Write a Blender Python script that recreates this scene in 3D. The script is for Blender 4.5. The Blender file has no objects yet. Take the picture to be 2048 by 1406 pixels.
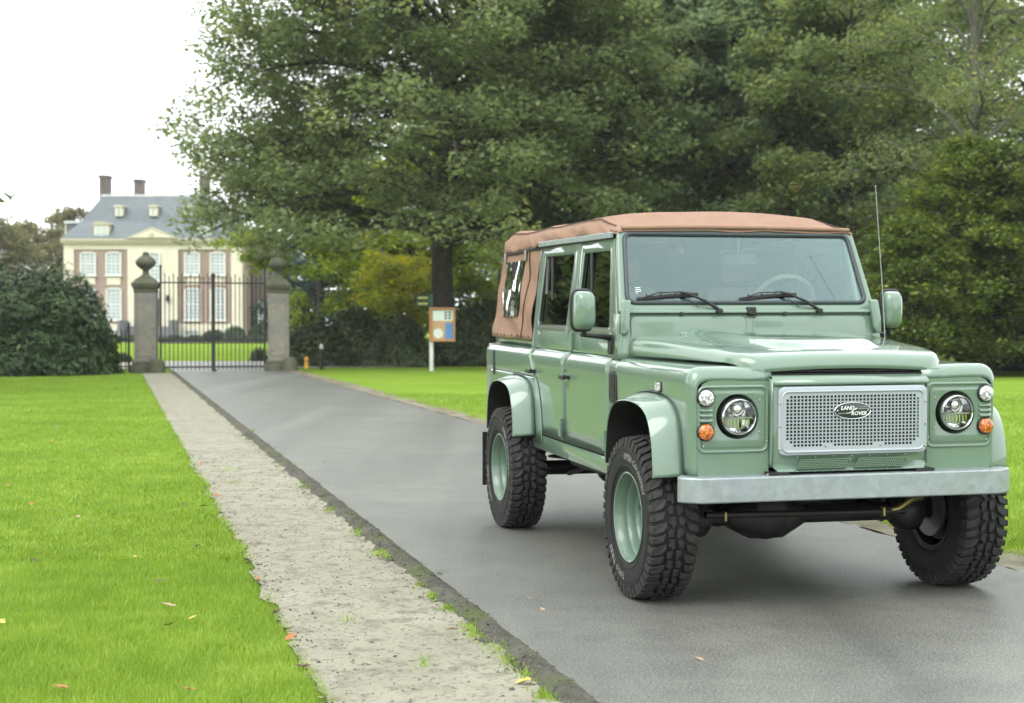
import bpy, bmesh, math, random
import numpy as np
from mathutils import Matrix, Vector, Euler

# ------------------------------------------------------------------ camera, sky, sun, exposure
scene = bpy.context.scene
COL = scene.collection
F_PX, V0, CAM_H = 3038.1, 648.9, 1.3887          # focal length in photo pixels, horizon row, eye height
TH = math.atan((703 - V0) / F_PX)
cam_d = bpy.data.cameras.new('camera')
cam = bpy.data.objects.new('camera', cam_d)
COL.objects.link(cam)
cam.location = (0, 0, CAM_H)
cam.rotation_euler = (math.pi / 2 - TH, 0, 0)
cam_d.sensor_width = 36.0
cam_d.lens = F_PX / 2048 * 36
cam_d.clip_start = 0.1
cam_d.clip_end = 3000
cam_d.dof.use_dof = True
cam_d.dof.focus_distance = 7.9
cam_d.dof.aperture_fstop = 3.6
scene.camera = cam

world = bpy.data.worlds.new('World')
scene.world = world
world.use_nodes = True
nt = world.node_tree
nt.nodes.clear()
SUN_EL, SUN_AZ = math.radians(48), math.radians(-38)
sky = nt.nodes.new('ShaderNodeTexSky')
sky.sky_type = 'NISHITA'
sky.sun_disc = False
sky.sun_elevation = SUN_EL
sky.sun_rotation = math.pi - SUN_AZ
mixc = nt.nodes.new('ShaderNodeMix')
mixc.data_type = 'RGBA'
mixc.inputs[0].default_value = 0.86
mixc.inputs[7].default_value = (17.3, 17.9, 17.9, 1)     # even cloud cover over the blue
bg = nt.nodes.new('ShaderNodeBackground')
bg.inputs[1].default_value = 0.11
wo = nt.nodes.new('ShaderNodeOutputWorld')
nt.links.new(sky.outputs[0], mixc.inputs[6])
nt.links.new(mixc.outputs[2], bg.inputs[0])
nt.links.new(bg.outputs[0], wo.inputs[0])

sun_d = bpy.data.lights.new('sun', 'SUN')
sun_d.energy = 1.5
sun_d.angle = math.radians(40)
sun_d.color = (1.0, 0.97, 0.92)
sun = bpy.data.objects.new('sun', sun_d)
COL.objects.link(sun)
sun.location = (-10, -10, 40)
sdir = Vector((math.sin(SUN_AZ) * math.cos(SUN_EL), -math.cos(SUN_AZ) * math.cos(SUN_EL), math.sin(SUN_EL)))
sun.rotation_euler = sdir.to_track_quat('Z', 'Y').to_euler()

scene.view_settings.view_transform = 'Standard'
scene.view_settings.look = 'None'
scene.view_settings.exposure = 0.62
scene.view_settings.gamma = 1
scene.render.engine = 'CYCLES'
scene.cycles.use_denoising = True
scene.cycles.max_bounces = 8
scene.cycles.diffuse_bounces = 3
scene.cycles.glossy_bounces = 4
scene.cycles.transparent_max_bounces = 12
scene.cycles.sample_clamp_indirect = 8
scene.cycles.use_adaptive_sampling = True
scene.cycles.adaptive_threshold = 0.025

HAZE = 0.00028
rng = np.random.default_rng(7)
random.seed(7)
R_ = math.radians


def gpt(u, v, z=0.0):
    """world point on height z seen at photo pixel (u,v): used to read places off the photo"""
    a, b = (u - 1024) / F_PX, -(v - 703) / F_PX
    d = Vector((a, math.cos(TH) + b * math.sin(TH), -math.sin(TH) + b * math.cos(TH)))
    k = (z - CAM_H) / d.z
    return Vector((0, 0, CAM_H)) + d * k


def wpt(u, v, Y):
    a, b = (u - 1024) / F_PX, -(v - 703) / F_PX
    d = Vector((a, math.cos(TH) + b * math.sin(TH), -math.sin(TH) + b * math.cos(TH)))
    return Vector((0, 0, CAM_H)) + d * (Y / d.y)


# ------------------------------------------------------------------ materials
MATS = {}


def nodes_of(name):
    m = bpy.data.materials.new(name)
    m.use_nodes = True
    n = m.node_tree
    p = n.nodes['Principled BSDF']
    return m, n, p


def mat(name, col, rough=0.5, metal=0.0, var=0.0, scale=8.0, bump=0.0, bscale=60.0, coat=0.0, spec=0.5, col2=None, detail=4.0,
        dist=0.02):
    """principled with optional noise between col and col2 (or +-var) and fine bump"""
    m, n, p = nodes_of(name)
    p.inputs['Roughness'].default_value = rough
    p.inputs['Metallic'].default_value = metal
    p.inputs['Specular IOR Level'].default_value = spec
    if coat:
        p.inputs['Coat Weight'].default_value = coat
        p.inputs['Coat Roughness'].default_value = 0.03
    tc = n.nodes.new('ShaderNodeTexCoord')
    if var or col2:
        nz = n.nodes.new('ShaderNodeTexNoise')
        nz.inputs['Scale'].default_value = scale
        nz.inputs['Detail'].default_value = detail
        n.links.new(tc.outputs['Object'], nz.inputs['Vector'])
        mx = n.nodes.new('ShaderNodeMix')
        mx.data_type = 'RGBA'
        c1 = col if col2 else tuple(c * (1 - var) for c in col)
        c2 = col2 if col2 else tuple(c * (1 + var) for c in col)
        mx.inputs[6].default_value = (*c1, 1)
        mx.inputs[7].default_value = (*c2, 1)
        mr = n.nodes.new('ShaderNodeMapRange')
        mr.inputs[1].default_value = 0.3
        mr.inputs[2].default_value = 0.7
        n.links.new(nz.outputs[0], mr.inputs[0])
        n.links.new(mr.outputs[0], mx.inputs[0])
        n.links.new(mx.outputs[2], p.inputs['Base Color'])
    else:
        p.inputs['Base Color'].default_value = (*col, 1)
    if bump:
        nb = n.nodes.new('ShaderNodeTexNoise')
        nb.inputs['Scale'].default_value = bscale
        nb.inputs['Detail'].default_value = 3
        n.links.new(tc.outputs['Object'], nb.inputs['Vector'])
        bp = n.nodes.new('ShaderNodeBump')
        bp.inputs['Strength'].default_value = bump
        bp.inputs['Distance'].default_value = dist
        n.links.new(nb.outputs[0], bp.inputs['Height'])
        n.links.new(bp.outputs[0], p.inputs['Normal'])
    MATS[name] = m
    return m


PAINT = (0.118, 0.186, 0.136)
mat('paint', PAINT, 0.35, 0, coat=1.0, spec=0.5, var=0.02, scale=3)
mat('paint_rim', (0.10, 0.16, 0.117), 0.4, 0, coat=0.5)
mat('black_plastic', (0.012, 0.012, 0.013), 0.45, var=0.2, scale=30)
mat('black_gap', (0.006, 0.006, 0.006), 0.9)
mat('rubber', (0.007, 0.007, 0.007), 0.6, spec=0.35, bump=0.15, bscale=180, var=0.25, scale=14)
mat('rubber_letter', (0.2, 0.2, 0.195), 0.7)
mat('tread_rubber', (0.024, 0.024, 0.023), 0.7, spec=0.35, bump=0.2, bscale=90, var=0.3, scale=25)
mat('seal_rubber', (0.03, 0.04, 0.045), 0.45)
mat('chassis_black', (0.01, 0.01, 0.01), 0.5, var=0.3, scale=12)
mat('chrome', (0.85, 0.86, 0.86), 0.12, 1.0)
mat('steel', (0.42, 0.43, 0.43), 0.35, 1.0)
mat('silver_paint', (0.36, 0.40, 0.43), 0.42, 0.35, var=0.03, scale=5, coat=0.2)
mat('lamp_silver', (0.78, 0.79, 0.78), 0.38, 0.35)
mat('brass', (0.45, 0.36, 0.14), 0.4, 0.8)
mat('canvas', (0.252, 0.157, 0.112), 0.92, var=0.07, scale=9, bump=0.25, bscale=420, dist=0.002, spec=0.2)
mat('piping', (0.06, 0.03, 0.025), 0.8)
mat('rope', (0.02, 0.02, 0.025), 0.8)
mat('interior', (0.10, 0.10, 0.10), 0.8, var=0.2)
mat('tan_leather', (0.40, 0.31, 0.25), 0.6, var=0.15)
mat('badge_green', (0.01, 0.022, 0.016), 0.25, coat=0.5)
mat('white_print', (0.75, 0.76, 0.74), 0.5)
mat('dim_print', (0.3, 0.32, 0.3), 0.5)
mat('iron', (0.015, 0.016, 0.017), 0.5, 0.2, var=0.3, scale=20)
mat('bark', (0.035, 0.028, 0.02), 0.95, bump=0.8, bscale=9, var=0.35, scale=5, dist=0.06)
mat('bark_grey', (0.10, 0.095, 0.075), 0.95, bump=0.6, bscale=12, var=0.35, scale=6, dist=0.04)
mat('cream', (0.56, 0.53, 0.41), 0.85, var=0.06, scale=1.2)
mat('cream_trim', (0.40, 0.37, 0.26), 0.85, var=0.05, scale=1.2)
mat('white_wood', (0.58, 0.58, 0.53), 0.6)
mat('pane', (0.27, 0.335, 0.345), 0.06, 0.0, spec=0.9, var=0.15, scale=0.9)
mat('dark_wood', (0.012, 0.014, 0.015), 0.4)
mat('step_stone', (0.15, 0.16, 0.165), 0.9, var=0.2, scale=1.5)
mat('lead', (0.45, 0.47, 0.46), 0.6, var=0.1, scale=1.5)
mat('terracotta', (0.10, 0.082, 0.075), 0.9, var=0.25, scale=2.5)
mat('board_wood', (0.34, 0.165, 0.06), 0.6, var=0.12, scale=9)
mat('paper', (0.55, 0.60, 0.56), 0.6, var=0.05, scale=14)
mat('paper_blue', (0.08, 0.2, 0.42), 0.5, var=0.2, scale=16)
mat('paper_tan', (0.42, 0.27, 0.14), 0.6, var=0.12, scale=20)
mat('ink', (0.05, 0.06, 0.06), 0.7)
mat('sign_green', (0.006, 0.04, 0.024), 0.4)
mat('sign_yellow', (0.5, 0.42, 0.06), 0.5)
mat('post_white', (0.55, 0.56, 0.52), 0.7, var=0.12, scale=6)
mat('marker_yellow', (0.6, 0.33, 0.02), 0.55, var=0.1, scale=8)
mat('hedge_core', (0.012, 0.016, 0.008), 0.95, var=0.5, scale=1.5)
mat('leaf_orange', (0.30, 0.10, 0.025), 0.6, var=0.3, scale=40)
mat('leaf_brown', (0.075, 0.038, 0.018), 0.7, var=0.3, scale=40)
mat('leaf_pale', (0.32, 0.23, 0.14), 0.7, var=0.2, scale=40)
mat('leaf_yellow', (0.45, 0.33, 0.06), 0.6, var=0.2, scale=40)
mat('clod', (0.05, 0.047, 0.035), 0.95, var=0.5, scale=30)
mat('brake_disc', (0.25, 0.25, 0.25), 0.35, 0.9)


def galvanised():
    m, n, p = nodes_of('galvanised')
    tc = n.nodes.new('ShaderNodeTexCoord')
    vo = n.nodes.new('ShaderNodeTexVoronoi')
    vo.inputs['Scale'].default_value = 34
    vo.inputs['Randomness'].default_value = 1
    nz = n.nodes.new('ShaderNodeTexNoise')
    nz.inputs['Scale'].default_value = 14
    nz.inputs['Detail'].default_value = 6
    mixv = n.nodes.new('ShaderNodeMix')
    mixv.data_type = 'VECTOR'
    mixv.inputs[0].default_value = 0.07
    n.links.new(tc.outputs['Object'], mixv.inputs[4])
    n.links.new(tc.outputs['Object'], nz.inputs['Vector'])
    n.links.new(nz.outputs['Color'], mixv.inputs[5])
    n.links.new(mixv.outputs[1], vo.inputs['Vector'])
    cr = n.nodes.new('ShaderNodeValToRGB')
    cr.color_ramp.elements[0].color = (0.25, 0.285, 0.295, 1)
    cr.color_ramp.elements[1].color = (0.335, 0.38, 0.39, 1)
    sep = n.nodes.new('ShaderNodeSeparateColor')
    n.links.new(vo.outputs['Color'], sep.inputs[0])
    ad = n.nodes.new('ShaderNodeMath')
    ad.operation = 'MULTIPLY_ADD'
    ad.inputs[1].default_value = 0.55
    n.links.new(sep.outputs[0], ad.inputs[0])
    sc = n.nodes.new('ShaderNodeMath')
    sc.operation = 'MULTIPLY'
    sc.inputs[1].default_value = 0.5
    n.links.new(nz.outputs[0], sc.inputs[0])
    n.links.new(sc.outputs[0], ad.inputs[2])
    n.links.new(ad.outputs[0], cr.inputs[0])
    n.links.new(cr.outputs[0], p.inputs['Base Color'])
    p.inputs['Metallic'].default_value = 0.55
    mr = n.nodes.new('ShaderNodeMapRange')
    mr.inputs[3].default_value = 0.35
    mr.inputs[4].default_value = 0.6
    n.links.new(sep.outputs[1], mr.inputs[0])
    n.links.new(mr.outputs[0], p.inputs['Roughness'])
    MATS['galvanised'] = m


galvanised()


def glassy(name, tint, refl=1.0, ior=1.5, rc=(1, 1, 1)):
    """thin sheet glass: clear transmission with fresnel reflection of both faces"""
    m, n, p = nodes_of(name)
    n.nodes.remove(p)
    out = n.nodes['Material Output']
    fr = n.nodes.new('ShaderNodeFresnel')
    fr.inputs[0].default_value = ior
    mu = n.nodes.new('ShaderNodeMath')
    mu.operation = 'MULTIPLY'
    mu.use_clamp = True
    mu.inputs[1].default_value = refl
    tr = n.nodes.new('ShaderNodeBsdfTransparent')
    tr.inputs[0].default_value = (*tint, 1)
    gl = n.nodes.new('ShaderNodeBsdfGlossy')
    gl.inputs['Roughness'].default_value = 0.01
    gl.inputs['Color'].default_value = (*rc, 1)
    mx = n.nodes.new('ShaderNodeMixShader')
    n.links.new(fr.outputs[0], mu.inputs[0])
    n.links.new(mu.outputs[0], mx.inputs[0])
    n.links.new(tr.outputs[0], mx.inputs[1])
    n.links.new(gl.outputs[0], mx.inputs[2])
    n.links.new(mx.outputs[0], out.inputs[0])
    MATS[name] = m


glassy('windscreen_glass', (0.8, 0.86, 0.84), 1.6, 1.52, (.80, .98, 1.0))
glassy('side_glass', (0.25, 0.27, 0.26), 1.3, 1.5)
glassy('clear_plastic', (0.75, 0.78, 0.76), 3.2, 1.5)
glassy('lamp_glass', (0.95, 0.96, 0.95), 1.2, 1.45)


def lens(name, col):
    m, n, p = nodes_of(name)
    tc = n.nodes.new('ShaderNodeTexCoord')
    vo = n.nodes.new('ShaderNodeTexVoronoi')
    vo.inputs['Scale'].default_value = 75
    cr = n.nodes.new('ShaderNodeValToRGB')
    cr.color_ramp.elements[0].color = (*[min(1, c * 1.9) for c in col], 1)
    cr.color_ramp.elements[1].color = (*[c * 0.35 for c in col], 1)
    cr.color_ramp.elements[1].position = 0.75
    n.links.new(tc.outputs['Object'], vo.inputs['Vector'])
    n.links.new(vo.outputs['Distance'], cr.inputs[0])
    n.links.new(cr.outputs[0], p.inputs['Base Color'])
    b = n.nodes.new('ShaderNodeBump')
    b.inputs['Strength'].default_value = 0.7
    b.inputs['Distance'].default_value = 0.004
    n.links.new(vo.outputs['Distance'], b.inputs['Height'])
    n.links.new(b.outputs[0], p.inputs['Normal'])
    p.inputs['Roughness'].default_value = 0.2
    p.inputs['Coat Weight'].default_value = 1
    p.inputs['Coat Roughness'].default_value = 0.02
    MATS[name] = m


lens('lens_orange', (0.55, 0.13, 0.012))
lens('lens_clear', (0.55, 0.57, 0.56))


def leafmat(name, c1, c2, c3=None, trans=0.48, rough=0.55, spec=0.14):
    """foliage: per-leaf random tint between colours, part of the light passes through"""
    m, n, p = nodes_of(name)
    out = n.nodes['Material Output']
    at = n.nodes.new('ShaderNodeAttribute')
    at.attribute_name = 'tint'
    cr = n.nodes.new('ShaderNodeValToRGB')
    cr.color_ramp.elements[0].color = (*c1, 1)
    cr.color_ramp.elements[1].color = (*c2, 1)
    if c3:
        cr.color_ramp.elements[1].position = 0.8
        e = cr.color_ramp.elements.new(1.0)
        e.color = (*c3, 1)
    n.links.new(at.outputs['Fac'], cr.inputs[0])
    n.links.new(cr.outputs[0], p.inputs['Base Color'])
    p.inputs['Roughness'].default_value = rough
    p.inputs['Specular IOR Level'].default_value = spec
    tl = n.nodes.new('ShaderNodeBsdfTranslucent')
    hs = n.nodes.new('ShaderNodeHueSaturation')
    hs.inputs['Hue'].default_value = 0.485
    hs.inputs['Saturation'].default_value = 1.15
    hs.inputs['Value'].default_value = 1.5
    n.links.new(cr.outputs[0], hs.inputs['Color'])
    n.links.new(hs.outputs[0], tl.inputs[0])
    mx = n.nodes.new('ShaderNodeMixShader')
    mx.inputs[0].default_value = trans
    n.links.new(p.outputs[0], mx.inputs[1])
    n.links.new(tl.outputs[0], mx.inputs[2])
    n.links.new(mx.outputs[0], out.inputs[0])
    MATS[name] = m


leafmat('leaf_oak', (0.088, 0.12, 0.05), (0.20, 0.255, 0.115), (0.30, 0.30, 0.11))
leafmat('leaf_beech', (0.115, 0.165, 0.08), (0.27, 0.35, 0.20), (0.38, 0.39, 0.17))
leafmat('leaf_lime', (0.10, 0.145, 0.022), (0.25, 0.32, 0.05), (0.42, 0.4, 0.07), trans=0.5)
leafmat('leaf_birch', (0.105, 0.145, 0.055), (0.23, 0.285, 0.12), (0.38, 0.35, 0.10))
leafmat('leaf_yellow_maple', (0.14, 0.20, 0.03), (0.30, 0.29, 0.04), (0.46, 0.30, 0.05), trans=0.5)
leafmat('leaf_rhodo', (0.023, 0.047, 0.015), (0.058, 0.095, 0.034), (0.10, 0.14, 0.056), trans=0.12, rough=0.42, spec=0.22)
leafmat('leaf_hedge', (0.026, 0.042, 0.017), (0.075, 0.105, 0.045), (0.14, 0.15, 0.06), trans=0.2, spec=.25, rough=.42)
leafmat('leaf_yew', (0.038, 0.066, 0.017), (0.15, 0.20, 0.042), (0.28, 0.31, 0.07), trans=0.4)
leafmat('leaf_blue', (0.03, 0.055, 0.05), (0.06, 0.09, 0.08), trans=0.1)
leafmat('leaf_far', (0.085, 0.10, 0.05), (0.19, 0.18, 0.075), (0.3, 0.21, 0.06))
leafmat('grass_blade', (0.155, 0.255, 0.034), (0.25, 0.375, 0.058), (0.37, 0.45, 0.12), trans=0.3, rough=0.4, spec=.3)


def ground_mat(name, cols, scales, weights=None, rough=0.9, bump=0.4, bscale=120, bdist=0.01, extra=None):
    """layers of noise between colours for earth, lawn and road"""
    m, n, p = nodes_of(name)
    tc = n.nodes.new('ShaderNodeTexCoord')
    prev = None
    for i, (c, s) in enumerate(zip(cols[1:], scales)):
        nz = n.nodes.new('ShaderNodeTexNoise')
        nz.inputs['Scale'].default_value = s[0]
        nz.inputs['Detail'].default_value = s[3] if len(s) > 3 else 5
        nz.inputs['Roughness'].default_value = 0.6
        n.links.new(tc.outputs['Object'], nz.inputs['Vector'])
        mr = n.nodes.new('ShaderNodeMapRange')
        mr.inputs[1].default_value = s[1]
        mr.inputs[2].default_value = s[2]
        n.links.new(nz.outputs[0], mr.inputs[0])
        mx = n.nodes.new('ShaderNodeMix')
        mx.data_type = 'RGBA'
        if prev is None:
            mx.inputs[6].default_value = (*cols[0], 1)
        else:
            n.links.new(prev, mx.inputs[6])
        mx.inputs[7].default_value = (*c, 1)
        n.links.new(mr.outputs[0], mx.inputs[0])
        prev = mx.outputs[2]
    n.links.new(prev, p.inputs['Base Color'])
    p.inputs['Roughness'].default_value = rough
    nb = n.nodes.new('ShaderNodeTexNoise')
    nb.inputs['Scale'].default_value = bscale
    nb.inputs['Detail'].default_value = 4
    n.links.new(tc.outputs['Object'], nb.inputs['Vector'])
    b = n.nodes.new('ShaderNodeBump')
    b.inputs['Strength'].default_value = bump
    b.inputs['Distance'].default_value = bdist
    n.links.new(nb.outputs[0], b.inputs['Height'])
    n.links.new(b.outputs[0], p.inputs['Normal'])
    MATS[name] = m
    return m, n, p


ground_mat('lawn', [(0.135, 0.215, 0.026), (0.17, 0.26, 0.036), (0.12, 0.19, 0.026), (0.2, 0.29, 0.05)],
           [(0.5, 0.35, 0.65), (6, 0.5, 0.75), (60, 0.5, 0.8)], rough=0.95, bump=0.6, bscale=90, bdist=0.02)
MATS['lawn'].node_tree.nodes['Principled BSDF'].inputs['Specular IOR Level'].default_value = 0.0
ground_mat('asphalt', [(0.088, 0.091, 0.079), (0.118, 0.121, 0.105), (0.073, 0.075, 0.065), (0.27, 0.275, 0.245), (0.02, 0.02, 0.018)],
           [(0.55, 0.35, 0.65), (3.2, 0.45, 0.7), (110, 0.52, 0.70, 2), (85, 0.55, 0.70, 2)], rough=0.47, bump=0.3, bscale=160, bdist=0.004)


def road_streaks():
    """wheel tracks, stains and patches running along the drive"""
    m = MATS['asphalt']
    n = m.node_tree
    p = n.nodes['Principled BSDF']
    old = p.inputs['Base Color'].links[0].from_socket
    tc = n.nodes.new('ShaderNodeTexCoord')
    mp = n.nodes.new('ShaderNodeMapping')
    mp.inputs['Rotation'].default_value = (0, 0, -0.2553)
    mp.inputs['Scale'].default_value = (1.5, 0.05, 1)
    n.links.new(tc.outputs['Object'], mp.inputs['Vector'])
    nz = n.nodes.new('ShaderNodeTexNoise')
    nz.inputs['Scale'].default_value = 1.0
    nz.inputs['Detail'].default_value = 3
    n.links.new(mp.outputs[0], nz.inputs['Vector'])
    mr = n.nodes.new('ShaderNodeMapRange')
    mr.inputs[1].default_value = .3
    mr.inputs[2].default_value = .7
    mr.inputs[3].default_value = .82
    mr.inputs[4].default_value = 1.22
    n.links.new(nz.outputs[0], mr.inputs[0])
    vm = n.nodes.new('ShaderNodeVectorMath')
    vm.operation = 'SCALE'
    n.links.new(old, vm.inputs[0])
    n.links.new(mr.outputs[0], vm.inputs['Scale'])
    # small pale scuffs
    n2 = n.nodes.new('ShaderNodeTexNoise')
    n2.inputs['Scale'].default_value = 5.5
    n2.inputs['Detail'].default_value = 9
    n2.inputs['Roughness'].default_value = .7
    n.links.new(tc.outputs['Object'], n2.inputs['Vector'])
    m2 = n.nodes.new('ShaderNodeMapRange')
    m2.inputs[1].default_value = .67
    m2.inputs[2].default_value = .74
    n.links.new(n2.outputs[0], m2.inputs[0])
    mx = n.nodes.new('ShaderNodeMix')
    mx.data_type = 'RGBA'
    mx.inputs[7].default_value = (.21, .21, .185, 1)
    n.links.new(m2.outputs[0], mx.inputs[0])
    n.links.new(vm.outputs[0], mx.inputs[6])
    n.links.new(mx.outputs[2], p.inputs['Base Color'])


road_streaks()
ground_mat('sand', [(0.212, 0.202, 0.15), (0.26, 0.25, 0.19), (0.125, 0.115, 0.08), (0.05, 0.046, 0.033)],
           [(1.3, 0.35, 0.65), (7, 0.50, 0.70, 10), (30, 0.56, 0.68, 8)], rough=0.95, bump=0.8, bscale=45, bdist=0.02)
ground_mat('sand_leafy', [(0.19, 0.175, 0.125), (0.11, 0.085, 0.05), (0.07, 0.085, 0.03), (0.24, 0.2, 0.13)],
           [(2.3, 0.4, 0.65), (1.2, 0.5, 0.7), (30, 0.58, 0.74)], rough=0.95, bump=0.8, bscale=45, bdist=0.02)
ground_mat('edge_earth', [(0.095, 0.09, 0.07), (0.06, 0.057, 0.043), (0.07, 0.09, 0.022), (0.18, 0.175, 0.14)],
           [(4, 0.4, 0.6), (2.2, 0.5, 0.68), (60, 0.6, 0.75)], rough=0.95, bump=1.0, bscale=70, bdist=0.03)
ground_mat('pillar_stone', [(0.21, 0.20, 0.165), (0.15, 0.15, 0.14), (0.24, 0.22, 0.17), (0.09, 0.09, 0.075)],
           [(1.6, 0.4, 0.65), (4, 0.5, 0.7), (12, 0.58, 0.72)], rough=0.95, bump=0.5, bscale=25, bdist=0.02)
ground_mat('mossy_stone', [(0.10, 0.10, 0.075), (0.075, 0.085, 0.04), (0.05, 0.05, 0.04)],
           [(2.5, 0.4, 0.65), (7, 0.5, 0.7)], rough=0.95, bump=0.7, bscale=22, bdist=0.03)
ground_mat('brick', [(0.26, 0.195, 0.16), (0.31, 0.235, 0.195), (0.22, 0.165, 0.135)],
           [(0.8, 0.4, 0.6), (9, 0.45, 0.7)], rough=0.95, bump=0.3, bscale=10, bdist=0.02)
ground_mat('brick_grey', [(0.14, 0.115, 0.10), (0.17, 0.14, 0.12), (0.11, 0.09, 0.08)],
           [(0.8, 0.4, 0.6), (9, 0.45, 0.7)], rough=0.95, bump=0.3, bscale=10, bdist=0.02)
ground_mat('slate', [(0.10, 0.12, 0.13), (0.125, 0.145, 0.155), (0.085, 0.10, 0.11)],
           [(0.7, 0.4, 0.6), (5, 0.45, 0.7)], rough=0.7, bump=0.4, bscale=7, bdist=0.03)
ground_mat('pale_gravel', [(0.30, 0.28, 0.23), (0.38, 0.36, 0.3), (0.24, 0.22, 0.18)],
           [(0.6, 0.4, 0.6), (8, 0.45, 0.7)], rough=0.95)


# ------------------------------------------------------------------ mesh helpers
class B:
    def __init__(self):
        self.v, self.f = [], []

    def add(self, vs, fs):
        o = len(self.v)
        self.v += [tuple(p) for p in vs]
        self.f += [tuple(i + o for i in f) for f in fs]
        return self

    def box(self, x0, y0, z0, x1, y1, z1):
        v = [(x, y, z) for z in (z0, z1) for y in (y0, y1) for x in (x0, x1)]
        return self.add(v, [(0, 2, 3, 1), (4, 5, 7, 6), (0, 1, 5, 4), (2, 6, 7, 3), (0, 4, 6, 2), (1, 3, 7, 5)])

    def grid(self, nu, nv, fn, cu=False, cv=False):
        vs = [fn(i / (nu if cu else nu - 1), j / (nv if cv else nv - 1)) for i in range(nu) for j in range(nv)]
        fs = []
        for i in range(nu if cu else nu - 1):
            for j in range(nv if cv else nv - 1):
                a, b = i * nv + j, ((i + 1) % nu) * nv + j
                c, d = ((i + 1) % nu) * nv + (j + 1) % nv, i * nv + (j + 1) % nv
                fs.append((a, b, c, d))
        return self.add(vs, fs)

    def rows(self, rows, closed=False):
        n = len(rows[0])
        vs = [p for r in rows for p in r]
        fs = []
        for i in range(len(rows) - 1):
            for j in range(n if closed else n - 1):
                k = (j + 1) % n
                fs.append((i * n + j, (i + 1) * n + j, (i + 1) * n + k, i * n + k))
        return self.add(vs, fs)

    def lathe(self, prof, axis='z', c=(0, 0, 0), n=24, caps=False):
        rows = []
        for i in range(n):
            a = 2 * math.pi * i / n
            r = []
            for (rad, h) in prof:
                p, q = rad * math.cos(a), rad * math.sin(a)
                r.append({'z': (c[0] + p, c[1] + q, c[2] + h), 'y': (c[0] + p, c[1] + h, c[2] + q),
                          'x': (c[0] + h, c[1] + p, c[2] + q)}[axis])
            rows.append(r)
        m = len(prof)
        o = len(self.v)
        self.v += [p for r in rows for p in r]
        for i in range(n):
            for j in range(m - 1):
                k = (i + 1) % n
                self.f.append((o + i * m + j, o + k * m + j, o + k * m + j + 1, o + i * m + j + 1))
        if caps:
            self.f.append(tuple(o + i * m for i in range(n)))
            self.f.append(tuple(o + i * m + m - 1 for i in range(n)))
        return self

    def tube(self, path, r, n=8, closed=False, caps=True, flat=1.0):
        path = [Vector(p) for p in path]
        N = len(path)
        rad = r if isinstance(r, (list, tuple)) else [r] * N
        rows, up = [], None
        for i, p in enumerate(path):
            a = path[(i - 1) % N] if (closed or i) else p
            b = path[(i + 1) % N] if (closed or i < N - 1) else p
            t = (b - a)
            t = t.normalized() if t.length > 1e-9 else Vector((0, 0, 1))
            if up is None:
                up = Vector((0, 0, 1)) if abs(t.z) < 0.9 else Vector((1, 0, 0))
            s = t.cross(up)
            s = s.normalized() if s.length > 1e-6 else t.orthogonal().normalized()
            up = s.cross(t).normalized()
            rows.append([tuple(p + s * (rad[i] * math.cos(2 * math.pi * k / n)) + up * (rad[i] * flat * math.sin(2 * math.pi * k / n)))
                         for k in range(n)])
        if closed:
            rows.append(rows[0])
        o = len(self.v)
        self.rows(rows, closed=True)
        if caps and not closed:
            self.f.append(tuple(o + k for k in range(n)))
            self.f.append(tuple(o + (N - 1) * n + k for k in range(n)))
        return self

    def prism(self, pts, fn, d0, d1):
        """polygon pts (a,b) extruded from d0 to d1; fn(a,b,d) -> xyz"""
        n = len(pts)
        v = [fn(a, b, d0) for a, b in pts] + [fn(a, b, d1) for a, b in pts]
        f = [tuple(range(n)), tuple(range(2 * n - 1, n - 1, -1))]
        f += [(i, (i + 1) % n, n + (i + 1) % n, n + i) for i in range(n)]
        return self.add(v, f)


def fin(me, smooth=35):
    bm = bmesh.new()
    bm.from_mesh(me)
    bmesh.ops.remove_doubles(bm, verts=bm.verts, dist=1e-5)
    bmesh.ops.recalc_face_normals(bm, faces=bm.faces)
    bm.to_mesh(me)
    bm.free()
    if smooth:
        me.shade_smooth()
        me.set_sharp_from_angle(angle=R_(smooth))


def link(name, me, material, parent=None, matrix=None, **props):
    o = bpy.data.objects.new(name, me)
    COL.objects.link(o)
    if material:
        me.materials.clear()
        me.materials.append(MATS[material])
    if parent:
        o.parent = parent
    if matrix is not None:
        o.matrix_local = matrix
    for k, v in props.items():
        o[k] = v
    return o


def mk(name, b, material, parent=None, matrix=None, smooth=35, bevel=0, solid=0, seg=2, soff=-1, ang=35, **props):
    me = bpy.data.meshes.new(name)
    me.from_pydata(b.v, [], b.f)
    fin(me, smooth)
    o = link(name, me, material, parent, matrix, **props)
    if solid:
        s = o.modifiers.new('solid', 'SOLIDIFY')
        s.thickness = solid
        s.offset = soff
    if bevel:
        s = o.modifiers.new('bevel', 'BEVEL')
        s.width = bevel
        s.segments = seg
        s.limit_method = 'ANGLE'
        s.angle_limit = R_(ang)
        s.harden_normals = False
    return o


def empty(name, loc=(0, 0, 0), rz=0, **props):
    o = bpy.data.objects.new(name, None)
    COL.objects.link(o)
    o.location = loc
    o.rotation_euler = (0, 0, rz)
    o.empty_display_size = 0.2
    for k, v in props.items():
        o[k] = v
    return o


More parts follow.
